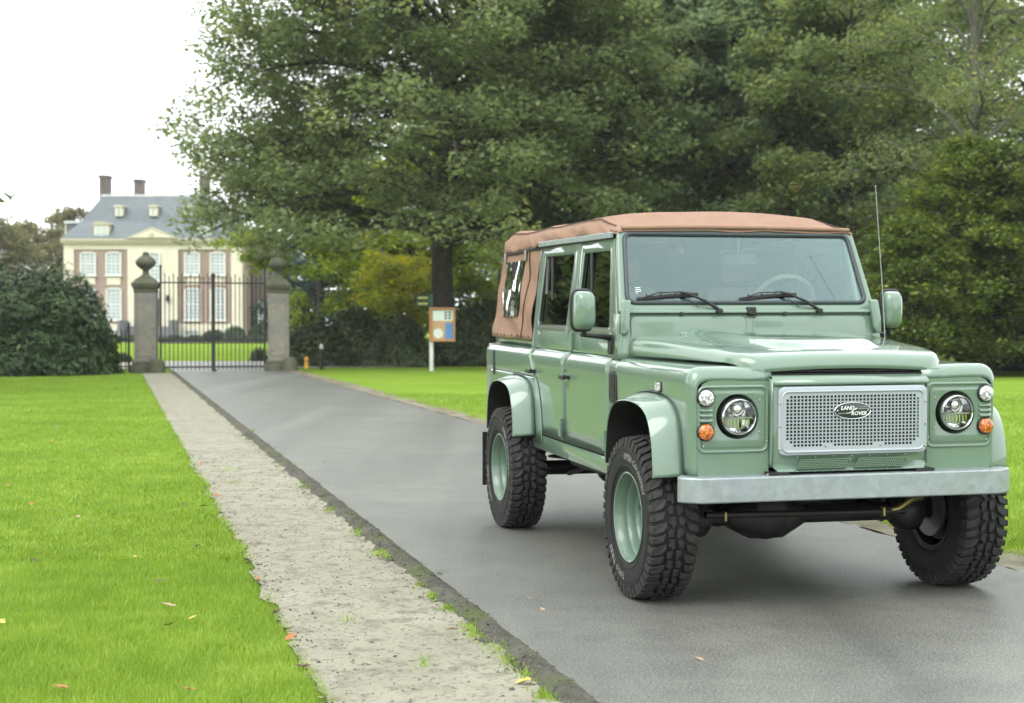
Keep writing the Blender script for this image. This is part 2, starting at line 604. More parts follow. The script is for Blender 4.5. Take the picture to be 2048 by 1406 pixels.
def rpoly(pts, r, n=5):
    """polygon with rounded corners; r scalar or per-corner"""
    out, N = [], len(pts)
    for i in range(N):
        p, a, c = Vector(pts[i]), Vector(pts[i - 1]), Vector(pts[(i + 1) % N])
        rr = r[i] if isinstance(r, (list, tuple)) else r
        if rr <= 0:
            out.append(tuple(p))
            continue
        da, dc = (a - p).normalized(), (c - p).normalized()
        ang = da.angle(dc)
        t = min(rr / math.tan(ang / 2), (a - p).length * 0.49, (c - p).length * 0.49)
        s, e = p + da * t, p + dc * t
        for k in range(n + 1):
            w = k / n
            out.append(tuple(s * (1 - w) ** 2 * 1 + p * 2 * w * (1 - w) + e * w * w))
    return out


def rrect(a0, b0, a1, b1, r, n=5):
    return rpoly([(a0, b0), (a1, b0), (a1, b1), (a0, b1)], r, n)


def circ(a, b, r, n=32, e=1.0):
    return [(a + r * math.cos(2 * math.pi * k / n), b + r * e * math.sin(2 * math.pi * k / n)) for k in range(n)]


def plate(outlines, fn, thick, bev=0.0):
    """flat plate with holes (first outline outer), thickness along d; fn(a,b,d) -> xyz"""
    cu = bpy.data.curves.new('tmp', 'CURVE')
    cu.dimensions = '2D'
    cu.fill_mode = 'BOTH'
    cu.extrude = max(thick / 2 - bev, 1e-4)
    cu.bevel_depth = bev
    cu.bevel_resolution = 1
    cu.offset = -bev
    for o in outlines:
        sp = cu.splines.new('POLY')
        sp.points.add(len(o) - 1)
        for p, (a, b) in zip(sp.points, o):
            p.co = (a, b, 0, 1)
        sp.use_cyclic_u = True
    ob = bpy.data.objects.new('tmp', cu)
    me = bpy.data.meshes.new_from_object(ob)
    v = [tuple(fn(p.co.x, p.co.y, p.co.z)) for p in me.vertices]
    f = [tuple(p.vertices) for p in me.polygons]
    bpy.data.meshes.remove(me)
    bpy.data.objects.remove(ob)
    bpy.data.curves.remove(cu)
    return v, f


def text_mesh(s, size, fn, depth=0.002, shear=0.0, bold=0.0, spacing=1.0, res=2):
    cu = bpy.data.curves.new('tmp', 'FONT')
    cu.body = s
    cu.size = size
    cu.align_x = 'CENTER'
    cu.align_y = 'CENTER'
    cu.extrude = depth
    cu.shear = shear
    cu.offset = bold
    cu.space_character = spacing
    cu.resolution_u = res
    ob = bpy.data.objects.new('tmp', cu)
    me = bpy.data.meshes.new_from_object(ob)
    v = [tuple(fn(p.co.x, p.co.y, p.co.z)) for p in me.vertices]
    f = [tuple(p.vertices) for p in me.polygons]
    bpy.data.meshes.remove(me)
    bpy.data.objects.remove(ob)
    bpy.data.curves.remove(cu)
    return v, f


def quads_mesh(name, verts, tint=None, tri=False):
    """verts (N,4,3) or (N,3,3) numpy -> mesh of loose faces with a per-face tint"""
    N, k = verts.shape[:2]
    me = bpy.data.meshes.new(name)
    me.vertices.add(N * k)
    me.vertices.foreach_set('co', verts.reshape(-1).astype(np.float32))
    me.loops.add(N * k)
    me.loops.foreach_set('vertex_index', np.arange(N * k, dtype=np.int32))
    me.polygons.add(N)
    me.polygons.foreach_set('loop_start', np.arange(0, N * k, k, dtype=np.int32))
    me.polygons.foreach_set('loop_total', np.full(N, k, dtype=np.int32))
    me.update(calc_edges=True)
    if tint is not None:
        a = me.attributes.new('tint', 'FLOAT', 'FACE')
        a.data.foreach_set('value', tint.astype(np.float32))
    return me


def unit(a):
    return a / np.maximum(np.linalg.norm(a, axis=-1, keepdims=True), 1e-9)


def leaf_quads(P, size, nrm=None, droop=0.0, aspect=0.55, flat=0.5, jitter=0.35):
    """rhombic leaves at points P (N,3)"""
    N = len(P)
    n = rng.normal(size=(N, 3))
    n[:, 2] = np.abs(n[:, 2]) + flat
    if nrm is not None:
        n = n * 0.55 + nrm * 1.0
    n = unit(n)
    t = rng.normal(size=(N, 3))
    t[:, 2] -= droop
    t = unit(t - n * (t * n).sum(1, keepdims=True))
    b = np.cross(n, t)
    s = size * (1 + jitter * rng.normal(size=(N, 1)).clip(-1.5, 1.5))
    w = s * aspect
    q = np.stack([P - t * s * 0.5, P + b * w * 0.5 + n * s * 0.06, P + t * s * 0.5, P - b * w * 0.5 + n * s * 0.06], 1)
    return q


# ------------------------------------------------------------------ the setting: ground, road, verges
def vnoise(x, y, seed=0):
    """smooth lattice noise in 0..1 (numpy arrays)"""
    x, y = np.asarray(x, float), np.asarray(y, float)
    xi, yi = np.floor(x).astype(np.int64), np.floor(y).astype(np.int64)
    fx, fy = x - xi, y - yi
    fx, fy = fx * fx * (3 - 2 * fx), fy * fy * (3 - 2 * fy)

    def h(a, b):
        n = (a * 374761393 + b * 668265263 + seed * 1442695) & 0x7fffffff
        n = ((n ^ (n >> 13)) * 1274126177) & 0x7fffffff
        return ((n ^ (n >> 16)) & 0xffff) / 65535.0
    return (h(xi, yi) * (1 - fx) + h(xi + 1, yi) * fx) * (1 - fy) + (h(xi, yi + 1) * (1 - fx) + h(xi + 1, yi + 1) * fx) * fy


ROAD_A = gpt(928, 1196)
ROAD_E = (gpt(352, 745) - ROAD_A).normalized()
ROAD_N = Vector((ROAD_E.y, -ROAD_E.x, 0))
ROAD_W = (gpt(980, 852) - ROAD_A).dot(ROAD_N)
VERGE_W = -(gpt(538, 1205) - ROAD_A).dot(ROAD_N)


def road_pt(s, t, z=0.0):
    p = ROAD_A + ROAD_E * s + ROAD_N * t
    return (p.x, p.y, z)


gb = B().grid(2, 2, lambda a, b: (-1500 + 3000 * a, -600 + 3000 * b, -0.03))
mk('ground', gb, 'lawn', smooth=0, kind='structure')
S_GATE = 40.0


def road_fn(a, b):
    s = -26 + (S_GATE + 10 + 26) * a
    t = -0.02 + (ROAD_W + 0.04) * b
    edge = 0.03 * (float(vnoise(s * 1.7, b * 9, 3)) - .5) if b in (0.0, 1.0) else 0
    crown = 0.0
    return road_pt(s, t + edge, crown)


mk('road', B().grid(300, 9, road_fn), 'asphalt', smooth=60, kind='structure')


def strip(name, s0, s1, ds, t0, t1, nt_, zfn, material, jag0=0.0, jag1=0.0, seed=1):
    n = int((s1 - s0) / ds) + 1

    def fn(a, b):
        s = s0 + (s1 - s0) * a
        t = t0 + (t1 - t0) * b
        if b == 0:
            t += jag0 * (float(vnoise(s * 3.1, 5.5, seed)) - .5) + jag0 * .6 * (float(vnoise(s * 11, 1.5, seed)) - .5)
        if b == 1:
            t += jag1 * (float(vnoise(s * 3.3, 9.5, seed)) - .5)
        return road_pt(s, t, zfn(s, t))
    return mk(name, B().grid(n, nt_, fn), material, smooth=80, kind='structure')


def zsand(s, t):
    return 0.000 + 0.018 * (float(vnoise(s * 4, t * 4, 11)) - .5) + 0.012 * (float(vnoise(s * 13, t * 13, 12)) - .5) \
        + 0.008 * (float(vnoise(s * 31, t * 31, 13)) - .5)


strip('sand_verge_left', -4.5, 8, 0.04, -VERGE_W, -0.11, 24, zsand, 'sand', 0.09, 0.0, 4)
strip('sand_verge_left_far', 8.0, 37, 0.2, -VERGE_W + .0, -0.11, 8, zsand, 'sand', 0.05, 0.0, 4)
strip('sand_verge_right', -3.0, S_GATE - 1, 0.08, ROAD_W - 0.03, ROAD_W + 0.40, 8, lambda s, t: zsand(s, t) + .004, 'sand_leafy', 0.05, 0.2, 6)


def zedge(s, t):
    k = max(0, math.cos((t + 0.065) / 0.08 * math.pi / 2)) if abs(t + 0.065) < 0.08 else 0
    return -0.004 + k * (0.008 + 0.026 * float(vnoise(s * 6, t * 9, 21)) + 0.022 * float(vnoise(s * 27, t * 30, 22)))


strip('road_edge_left', -4.5, 38, 0.03, -0.145, 0.008, 10, zedge, 'edge_earth', 0.10, 0.07, 8)

# paved court behind the gate, then the house lawn (the ground sheet itself)
cb = B().rows([[(-16.5, 47.0, -0.006), (-3.2, 50.0, -0.006)], [(-34, 57.2, -0.006), (-2, 58.2, -0.006)]])
mk('gate_court', cb, 'pale_gravel', smooth=0, kind='structure')
hb = B().rows([[(-48, 117.5, -0.006), (-14, 117.5, -0.006)], [(-48, 126.5, -0.006), (-14, 126.5, -0.006)]])
mk('house_forecourt', hb, 'pale_gravel', smooth=0, kind='structure')


def grass(name, label, pts, h, w, tint0=0.0):
    N = len(pts)
    az = rng.uniform(0, 2 * math.pi, N)
    lean = rng.normal(0, 0.45, (N, 2))
    hh = (h * rng.uniform(0.55, 1.25, N))[:, None]
    ww = (w * rng.uniform(0.7, 1.3, N))
    d = np.stack([np.cos(az) * ww, np.sin(az) * ww, np.zeros(N)], 1)
    tip = pts + np.concatenate([lean * hh, hh], 1)
    q = np.stack([pts - d, pts + d, tip], 1)
    tint = np.clip(0.45 + 0.45 * (vnoise(pts[:, 0] * 1.3, pts[:, 1] * 1.3, 31) - .5) + 0.5 * (vnoise(pts[:, 0] * 7, pts[:, 1] * 7, 32) - .5)
                   + rng.normal(0, 0.16, N) + tint0, 0, 1)
    me = quads_mesh(name, q, tint)
    return link(name, me, 'grass_blade', kind='stuff', label=label, category='grass')


def left_grass():
    out = []
    for d0 in np.arange(4.6, 43, 0.4):
        x0 = -1024 / F_PX * d0 - 0.9
        sL = (d0 - ROAD_A.y) / ROAD_E.y
        x1 = ROAD_A.x + ROAD_E.x * sL - VERGE_W * 1.02
        rho = 26000 * (5.5 / max(d0, 5.5)) ** 1.9
        n = int(rho * 0.4 * (x1 - x0))
        if n <= 0:
            continue
        yy = rng.uniform(d0, d0 + 0.4, n)
        s = (yy - ROAD_A.y) / ROAD_E.y
        xe = ROAD_A.x + ROAD_E.x * s - VERGE_W * ROAD_N.x * 1.03 + 0.05 * (vnoise(s * 3.1, 5.5 + 0 * s, 4) - .5) - 0.008 * rng.exponential(1, n)
        xx = x0 + (xe - x0) * rng.uniform(0, 1, n)
        out.append(np.stack([xx, yy, np.full(n, -0.026)], 1))
    P = np.concatenate(out)
    return P


GP = left_grass()
near = GP[:, 1] < 9
grass('lawn_grass', 'short mown bright green grass of the left lawn near the camera', GP[near], 0.038, 0.0021)
grass('lawn_grass', 'short mown bright green grass farther back on the left lawn', GP[~near], 0.042, 0.0065)


def right_grass():
    out = []
    for d0 in np.arange(8.2, 30, 0.6):
        s = (d0 - ROAD_A.y) / ROAD_E.y
        xe = ROAD_A.x + ROAD_E.x * s + (ROAD_W + 0.5) * ROAD_N.x
        x1 = 1024 / F_PX * d0 + 1.2
        n = int(4200 * (9 / d0) ** 1.6 * 0.6 * max(0, x1 - xe))
        yy = rng.uniform(d0, d0 + 0.6, n)
        sv = (yy - ROAD_A.y) / ROAD_E.y
        xv = ROAD_A.x + ROAD_E.x * sv + (ROAD_W + 0.46) * ROAD_N.x + 0.14 * (vnoise(sv * 3.3, 9.5 + 0 * sv, 6) - .5)
        xx = xv + (x1 - xv) * rng.uniform(0, 1, n) ** 1.25
        out.append(np.stack([xx, yy, np.full(n, -0.026)], 1))
    return np.concatenate(out)


grass('lawn_grass', 'mown green grass of the lawn to the right of the road', right_grass(), 0.058, 0.007)


# moss, tufts and crumbs along the road edge
def edge_tufts():
    out = []
    for (u, v, n, sp) in [(623, 975, 60, .09), (612, 965, 40, .06), (668, 1020, 60, .07), (718, 1066, 50, .07), (765, 1105, 60, .06), (778, 1112, 40, .05),
                          (873, 1192, 70, .05), (905, 1218, 70, .06), (955, 1265, 90, .06), (940, 1258, 40, .05), (1000, 1300, 70, .07), (1025, 1322, 60, .06),
                          (1100, 1390, 70, .06), (1060, 1350, 50, .06), (575, 930, 50, .08), (545, 905, 40, .08), (500, 862, 30, .1), (845, 1170, 30, .05),
                          (455, 940, 25, .12), (470, 965, 20, .12), (690, 1240, 12, .05), (845, 1325, 14, .05)]:
        p = gpt(u, v)
        c = np.array([p.x, p.y, 0.0])
        q = c + rng.normal(0, 1, (n * 4, 3)) * np.array([sp * .5, sp * 1.2, 0])
        out.append(q)
    return np.concatenate(out)


TP = edge_tufts()
TP[:, 2] = 0.0
grass('moss_tufts', 'small bright moss and grass tufts along the crumbling road edge', TP[::2], 0.022, 0.004, 0.0)


def crumbs(name, label, n, smin, smax, material, region):
    vs, fs = [], []
    base = np.array([(1, 0, 0), (-.5, .87, 0), (-.5, -.87, 0), (0, 0, 1.0), (.6, .5, .6), (-.7, .1, .5)])
    tri = [(0, 1, 4), (0, 4, 3), (1, 5, 3), (1, 3, 4), (2, 0, 3), (2, 3, 5), (1, 2, 5)]
    for i in range(n):
        s, t = region()
        r = smin + (smax - smin) * random.random() ** 3
        a = random.random() * 6.28
        m = base * np.array([1, 1, .7]) * r * rng.uniform(.6, 1.3, (6, 3))
        ca, sa = math.cos(a), math.sin(a)
        x = m[:, 0] * ca - m[:, 1] * sa
        y = m[:, 0] * sa + m[:, 1] * ca
        p = road_pt(s, t, (zedge(s, t) if t > -.17 else zsand(s, t)) - r * .15)
        o = len(vs)
        vs += [(p[0] + x[k], p[1] + y[k], p[2] + m[k, 2]) for k in range(6)]
        fs += [tuple(o + q for q in f) for f in tri]
    b = B()
    b.v, b.f = vs, fs
    me = bpy.data.meshes.new(name)
    me.from_pydata(vs, [], fs)
    link(name, me, material, kind='stuff', label=label, category='soil')


crumbs('soil_crumbs', 'dark soil crumbs scattered over the sandy verge', 3600, .002, .011, 'clod',
       lambda: (random.uniform(-3.2, 9), -VERGE_W + (VERGE_W - .15) * (random.random() ** 3)))
crumbs('edge_gravel', 'loose gritty crumbs along the broken road edge', 3200, .003, .015, 'edge_earth',
       lambda: (random.uniform(-3.2, 12), random.gauss(-.11, .06)))
crumbs('sand_pebbles', 'tiny pale pebbles lying in the sandy verge', 900, .002, .008, 'sand',
       lambda: (random.uniform(-3.2, 6), -VERGE_W + VERGE_W * random.random()))


# ------------------------------------------------------------------ vegetation
def lumps(rx, ry, rz, n=20, m=12, seed=0, amp=0.12, half=True):
    def fn(a, b):
        th, ph = a * 2 * math.pi, (b * 0.5 if half else b - .5) * math.pi
        k = 1 + amp * (float(vnoise(math.cos(th) * 3 + 9, math.sin(th) * 3 + ph * 4 + 9, seed)) - .5) * 2
        return (rx * k * math.cos(ph) * math.cos(th), ry * k * math.cos(ph) * math.sin(th), rz * k * math.sin(ph))
    return B().grid(n, m, fn, cu=True)


def shrub(name, label, cat, lobes, n_leaf, size, material, seed=0, depth=0.16, group=None, aspect=0.4, cluster=0.0, core=0.86):
    """dense evergreen: leaves over lumpy lobes (x,y,rx,ry,rz), dark twiggy core inside"""
    cx, cy = lobes[0][0], lobes[0][1]
    root = empty(name, (cx, cy, 0), label=label, category=cat)
    if group:
        root['group'] = group
    cb_ = B()
    area = np.array([l[2] * l[4] + l[3] * l[4] for l in lobes])
    share = area / area.sum()
    Ps, Ns = [], []
    for (x, y, rx, ry, rz), sh in zip(lobes, share):
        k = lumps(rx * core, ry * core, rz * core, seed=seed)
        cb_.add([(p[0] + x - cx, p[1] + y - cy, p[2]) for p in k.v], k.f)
        n = int(n_leaf * sh)
        d = rng.normal(size=(n, 3))
        d[:, 2] = np.abs(d[:, 2]) * 0.9
        d = unit(d)
        th = np.arctan2(d[:, 1], d[:, 0])
        bump = vnoise(th * 3.5 + 20, d[:, 2] * 7 + 3, seed + 5) * .6 + vnoise(th * 9 + 20, d[:, 2] * 16 + 3, seed + 6) * .4
        rr = 1 + 0.16 * (bump - .5) * 2 - depth * rng.exponential(0.35, n)
        P = d * rr[:, None] * np.array([rx, ry, rz])
        Nn = unit(d / np.array([rx, ry, rz]))
        P += np.array([x - cx, y - cy, 0])
        Ps.append(P)
        Ns.append(Nn)
    P, N = np.concatenate(Ps), np.concatenate(Ns)
    P[:, 2] = np.maximum(P[:, 2], 0.03)
    q = leaf_quads(P, size, N, droop=0.3, aspect=aspect)
    tint = np.clip(0.35 + .6 * (vnoise(P[:, 0] * 2.2, P[:, 2] * 2.2 + P[:, 1], seed + 9) - .5) + rng.normal(0, .2, len(P)), 0, 1)
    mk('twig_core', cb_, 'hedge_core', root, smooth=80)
    link('foliage', quads_mesh('foliage', q, tint), material, root)
    return root


def tree(name, label, base, H, env, n_limbs, h0, trunk_r, leaf, n_leaf, size, seed, bark='bark', group=None, cat='tree', flatz=.45, cl=(.6, 1.1),
         trunk_top=.8, up=0.25, subs=6, lean=(0, 0), tintc=0.4, aspect=.55, droop=.35, sag=1.35, vis_top=99., fill=0, fill_z=(4, 0)):
    rd = random.Random(seed)
    root = empty(name, base, label=label, category=cat)
    if group:
        root['group'] = group
    b = B()
    tp, tr = [], []
    K = 12
    for i in range(K + 1):
        f = i / K
        z = H * trunk_top * f
        tp.append((lean[0] * f + .25 * trunk_r * math.sin(f * 7 + seed), lean[1] * f + .25 * trunk_r * math.cos(f * 5 + seed), z - .05))
        flare = 1 + .55 * math.exp(-z / .5)
        tr.append(trunk_r * flare * (1 - f) ** .75 + .03)
    b.tube(tp, tr, 12)
    clusters = []

    def tpos(z):
        f = min(1, max(0, z / (H * trunk_top))) * K
        i = min(K - 1, int(f))
        return Vector(tp[i]).lerp(Vector(tp[i + 1]), f - i), tr[i]
    for i in range(n_limbs):
        fz = ((i + rd.random() * .6) / n_limbs)
        z = h0 + (H * trunk_top - h0) * fz ** 1.05
        az = i * 2.39996 + rd.uniform(-.4, .4)
        p0, r0 = tpos(z)
        e_h = z + (H - z) * 0.2
        L = env(e_h) * rd.uniform(.8, 1.06)
        if L < .4:
            continue
        el = up + .9 * fz + rd.uniform(-.12, .15)
        dirh = Vector((math.cos(az), math.sin(az), 0))
        path, rad = [], []
        p = p0.copy()
        nseg = 7
        for k in range(nseg + 1):
            f = k / nseg
            path.append(p.copy())
            rad.append(max(.02, min(r0 * .5, .035 + .022 * L) * (1 - f) ** .8 + .018))
            e2 = el * (1 - f * sag) - (.25 * f if sag > 1.5 and fz < .35 else 0) + rd.uniform(-.12, .12)
            az2 = az + rd.uniform(-.25, .25)
            p = p + Vector((math.cos(az2) * math.cos(e2), math.sin(az2) * math.cos(e2), math.sin(e2))) * (L / nseg)
        b.tube([tuple(q) for q in path], rad, 6, caps=False)
        clusters.append((path[-1], 1.0))
        for k in range(subs):
            f = .28 + .7 * (k + rd.random()) / subs
            idx = f * nseg
            j = min(nseg - 1, int(idx))
            q0 = path[j].lerp(path[j + 1], idx - j)
            dl = (path[j + 1] - path[j]).normalized()
            side = 1 if k % 2 else -1
            a2 = math.atan2(dl.y, dl.x) + side * rd.uniform(.5, 1.2)
            e3 = rd.uniform(-.35, .85)
            l2 = L * .42 * (1.15 - f * .6) * rd.uniform(.7, 1.15)
            dv = Vector((math.cos(a2) * math.cos(e3), math.sin(a2) * math.cos(e3), math.sin(e3)))
            q1 = q0 + dv * l2 * .55 + Vector((0, 0, .06 * l2))
            q2 = q0 + dv * l2 + Vector((0, 0, -.06 * l2))
            b.tube([tuple(q0), tuple(q1), tuple(q2)], [rad[j] * .5, rad[j] * .33, .012], 4, caps=False)
            clusters += [(q1, .85), (q2, 1.0)]
            if l2 > 1.4:
                clusters.append((q0.lerp(q1, .5), .7))
            for _ in range(2):
                a4 = a2 + rd.uniform(-1.2, 1.2)
                w = q1.lerp(q2, rd.random()) + Vector((math.cos(a4), math.sin(a4), rd.uniform(-.2, .5))) * l2 * .35
                b.tube([tuple(q1), tuple(w)], [.016, .008], 3, caps=False)
                clusters.append((w, .8))
    for _ in range(fill):
        zf = rd.uniform(fill_z[0], H * .95)
        rr = env(zf) * math.sqrt(rd.uniform(.18, 1.0)) * rd.uniform(.85, 1.0)
        af = rd.uniform(0, 2 * math.pi)
        lx, ly = lean[0] * zf / H, lean[1] * zf / H
        clusters.append((Vector((lx + rr * math.cos(af), ly + rr * math.sin(af), zf - .06 * rr)), rd.uniform(.75, 1.15)))
    C = np.array([c[0] for c in clusters])
    S = np.array([c[1] for c in clusters])
    keep = C[:, 2] < vis_top
    C, S = C[keep], S[keep]
    n = len(C)
    rad = S * rng.uniform(cl[0], cl[1], n)
    per = rad ** 2 / (rad ** 2).sum() * n_leaf
    idx = np.repeat(np.arange(n), np.maximum(1, per.astype(int)))
    N = len(idx)
    d = unit(rng.normal(size=(N, 3))) * (rng.uniform(0, 1, (N, 1)) ** .45)
    d[:, 2] = d[:, 2] * flatz + .12 * flatz
    P = C[idx] + d * rad[idx][:, None]
    P[:, 2] -= 0.10 * (d[:, 0] ** 2 + d[:, 1] ** 2) * rad[idx]
    q = leaf_quads(P, size, None, droop=droop, aspect=aspect, flat=1.1)
    ct = rng.normal(0, .2, n)
    tint = np.clip(tintc + ct[idx] + rng.normal(0, .2, N), 0, 1)
    mk('trunk', b, bark, root, smooth=60)
    link('crown', quads_mesh('crown', q, tint), leaf, root)
    return root


def envf(tab):
    zs, rs = zip(*tab)
    return lambda z: float(np.interp(z, zs, rs))


# the great oak by the notice board
OAK = gpt(890, 728)
tree('oak_tree', 'broad oak with dark trunk behind the notice board, crown reaching over the house', OAK, 17.5,
     envf([(3, 8.4), (5, 8.6), (8, 9.3), (12, 8.8), (15, 6.0), (17.5, 2.0)]), 50, 4.2, .42, 'leaf_oak', 235000, .185, 3, cl=(.5, 1.05), flatz=.75,
     up=.2, subs=8, sag=1.75, fill=720, fill_z=(5.5, 0))
p = wpt(1205, 700, 60)
tree('beech_tree', 'tree with slim dark trunk just right of the oak, above the canvas roof', (p.x, p.y, 0), 16.5,
     envf([(3, 5), (6, 6.6), (10, 6.2), (14, 4), (16.5, 1)]), 32, 4.2, .30, 'leaf_beech', 66000, .27, 11, cl=(.5, 1.0), flatz=.7, up=.3, fill=260, fill_z=(4.5, 0), trunk_top=.9)
p = wpt(1525, 700, 57)
tree('beech_tree', 'tree whose forked dark trunk rises over the middle of the canvas roof', (p.x, p.y, 0), 16.5,
     envf([(3, 5), (6, 6.4), (10, 6.3), (14, 4.2), (16.5, 1)]), 32, 4.0, .36, 'leaf_beech', 70000, .27, 23, cl=(.5, 1.0), flatz=.7, up=.4, fill=260, fill_z=(4.5, 0), trunk_top=.85)
p = wpt(1945, 700, 47)
tree('birch_tree', 'thin-leaved pale-twigged tree rising above the evergreen bush at right', (p.x, p.y, 0), 17,
     envf([(2, 4.2), (6, 5.6), (10, 5.2), (14, 3.5), (17, .8)]), 30, 3.0, .16, 'leaf_birch', 52000, .105, 31, bark='bark_grey', cl=(.55, 1.0), flatz=.8, up=.75,
     trunk_top=.95, subs=7, droop=.8)
p = wpt(1700, 700, 52)
tree('lime_tree', 'lighter green tree between forked trunk and thin-leaved tree', (p.x, p.y, 0), 15,
     envf([(1.5, 4.5), (5, 5.2), (9, 4.5), (12, 3), (15, .8)]), 24, 2.4, .2, 'leaf_birch', 42000, .19, 37, cl=(.6, 1.0), flatz=.7, up=.5)
p = wpt(800, 700, 66)
tree('maple_tree', 'young tree turning yellow and orange left of the oak trunk', (p.x, p.y, 0), 4.6,
     envf([(1, 1.7), (2.4, 2.2), (3.6, 1.6), (4.6, .4)]), 18, .9, .11, 'leaf_yellow_maple', 11000, .17, 41, cl=(.5, .9), flatz=.6)
p = wpt(640, 700, 78)
tree('lime_tree', 'yellow-green tree hanging below the oak boughs near the right gate pillar', (p.x, p.y, 0), 12,
     envf([(2, 3.2), (6, 4.6), (9, 4), (12, 1)]), 20, 3.4, .2, 'leaf_lime', 20000, .26, 43, cl=(.6, 1.1), flatz=.6)
p = wpt(840, 700, 74)
tree('lime_tree', 'yellow-green tree showing beneath the oak crown beside its trunk', (p.x, p.y, 0), 11,
     envf([(1.5, 3.5), (5, 5), (8, 4), (11, 1)]), 22, 1.6, .2, 'leaf_lime', 26000, .25, 47, cl=(.6, 1.1), flatz=.6)
p = wpt(635, 700, 112)
tree('blue_conifer', 'hazy blue-green conifer far behind the right gate pillar', (p.x, p.y, 0), 9.5,
     envf([(0, 4.6), (3, 4.2), (6, 2.8), (9.5, .3)]), 26, .5, .25, 'leaf_blue', 16000, .32, 53, cl=(.6, 1.0), flatz=.6)
for k, (u, Y, H, r, col, lab) in enumerate([
        (1010, 84, 22, 8.0, 'leaf_lime', 'woodland tree far behind the oak, light green between its boughs'),
        (1370, 80, 22, 8.5, 'leaf_lime', 'woodland tree far back between the two dark trunks over the roof'),
        (1150, 98, 24, 9.0, 'leaf_oak', 'tall woodland tree farthest back right of the oak'),
        (1640, 84, 22, 8.5, 'leaf_beech', 'woodland tree far back right of the forked trunk'),
        (1880, 74, 20, 7.5, 'leaf_beech', 'woodland tree far behind the thin-leaved tree'),
        (2080, 64, 19, 7.5, 'leaf_oak', 'woodland tree at the right edge of the picture behind the bush'),
        (1500, 104, 25, 9.5, 'leaf_oak', 'tall woodland tree farthest back above the windscreen'),
        (2420, 56, 18, 7.0, 'leaf_beech', 'woodland tree on the right lawn beyond the picture border'),
        (2900, 58, 18, 7.5, 'leaf_oak', 'woodland tree far along the right lawn beyond the picture border')]):
    p = wpt(u, 700, Y)
    tree('woodland_tree', lab, (p.x, p.y, 0), H, envf([(2, r * .8), (H * .4, r), (H * .7, r * .8), (H, 1)]), 26, 2.5, .35, col, 26000, .33, 60 + k,
         cl=(.9, 1.5), flatz=.6, group='woodland trees behind the road')
# trees beyond the house
for k, (u, Y, H, r, col, lab) in enumerate([
        (-20, 150, 12.5, 6.5, 'leaf_far', 'far autumn tree at the left edge above the rhododendron'),
        (75, 168, 13.5, 6.5, 'leaf_far', 'far autumn tree between left edge and house'),
        (150, 176, 17, 5.5, 'leaf_far', 'far tree standing close behind the left corner of the house')]):
    p = wpt(u, 700, Y)
    tree('park_tree', lab, (p.x, p.y, 0), H, envf([(1, r * .8), (H * .45, r), (H * .75, r * .7), (H, .8)]), 24, 1.2, .3, col, 15000, .42, 80 + k,
         cl=(.9, 1.6), flatz=.6, group='park trees beside the house')
# trees beyond the left border of the picture: twigs reach in, and the car's windows mirror them; two behind the camera are added for dark reflections
for k, (x, y, H, r, lab) in enumerate([
        (-17.0, 31, 15, 6.3, 'tree at the left border whose twig tips hang into the sky'),
        (-26, 44, 17, 6.5, 'park tree on the left lawn mirrored in the side windows'),
        (-23, 14, 16, 6.5, 'park tree on the lawn left of the camera'),
        (-19, -14, 17, 7, 'unseen tree added behind the camera to the left for dark reflections'),
        (13, -24, 17, 7, 'unseen tree added behind the camera to the right for dark reflections')]):
    tree('park_tree', lab, (x, y, 0), H, envf([(2, r * .85), (H * .4, r), (H * .75, r * .75), (H, .8)]), 24, 2.2, .35, 'leaf_oak', 16000, .3, 90 + k,
         cl=(.8, 1.4), flatz=.6)

# shrubs
shrub('rhododendron', 'huge dark green rhododendron dome left of the gate', 'shrub',
      [(-14.7, 43.2, 3.4, 2.6, 3.0), (-12.95, 42.7, 1.85, 1.7, 2.95), (-17.6, 43.4, 3.2, 2.4, 2.75), (-13.4, 41.9, 1.8, 1.4, 1.6), (-15.6, 41.6, 1.9, 1.3, 1.8)],
      62000, .15, 'leaf_rhodo', 3)
for k, (u0, Y, rx, ry, rz, lab) in enumerate([
        (632, 51.5, 1.3, 1.2, 1.45, 'dark evergreen shrub beside the right gate pillar'),
        (712, 52.0, 1.2, 1.3, 2.05, 'dark evergreen shrub midway between gate pillar and notice board'),
        (798, 51.5, 1.05, 1.2, 1.7, 'dark evergreen shrub just left of the notice board'),
        (965, 52.5, 1.5, 1.2, 2.3, 'dark evergreen shrub between oak trunk and vehicle'),
        (1070, 53, 1.9, 1.3, 2.3, 'dark evergreen shrub behind the rear of the canvas top'),
        (1220, 53.5, 2.2, 1.4, 2.6, 'dark evergreen shrub behind the doors of the vehicle'),
        (1420, 53, 2.4, 1.4, 2.8, 'dark evergreen shrub behind the windscreen'),
        (1640, 51, 2.2, 1.5, 3.3, 'dark evergreen shrub behind the right windscreen pillar')]):
    p = wpt(u0, 700, Y)
    shrub('evergreen_shrub', lab, 'shrub', [(p.x, p.y, rx, ry, rz), (p.x + .7, p.y - .5, rx * .7, ry * .8, rz * .55), (p.x - .8, p.y - .3, rx * .65, ry * .8, rz * .7), (p.x + .35, p.y - .75, rx * .4, ry * .5, rz * .8)],
          9000, .17, 'leaf_hedge', 20 + k, group='shrubs along the wood edge')
p = wpt(1965, 700, 43)
tree('evergreen_bush', 'tall shaggy evergreen bush at right behind the wing and mirror', (p.x, p.y, 0), 6.6,
     envf([(0, 2.6), (1.5, 3.1), (3.5, 2.8), (5.2, 1.9), (6.6, .5)]), 54, .35, .16, 'leaf_yew', 60000, .125, 131, cl=(.3, .62), flatz=.5, up=.12, subs=7,
     trunk_top=.95, fill=260, fill_z=(.3, 0), cat='shrub', droop=.5)
p = wpt(2130, 700, 42)
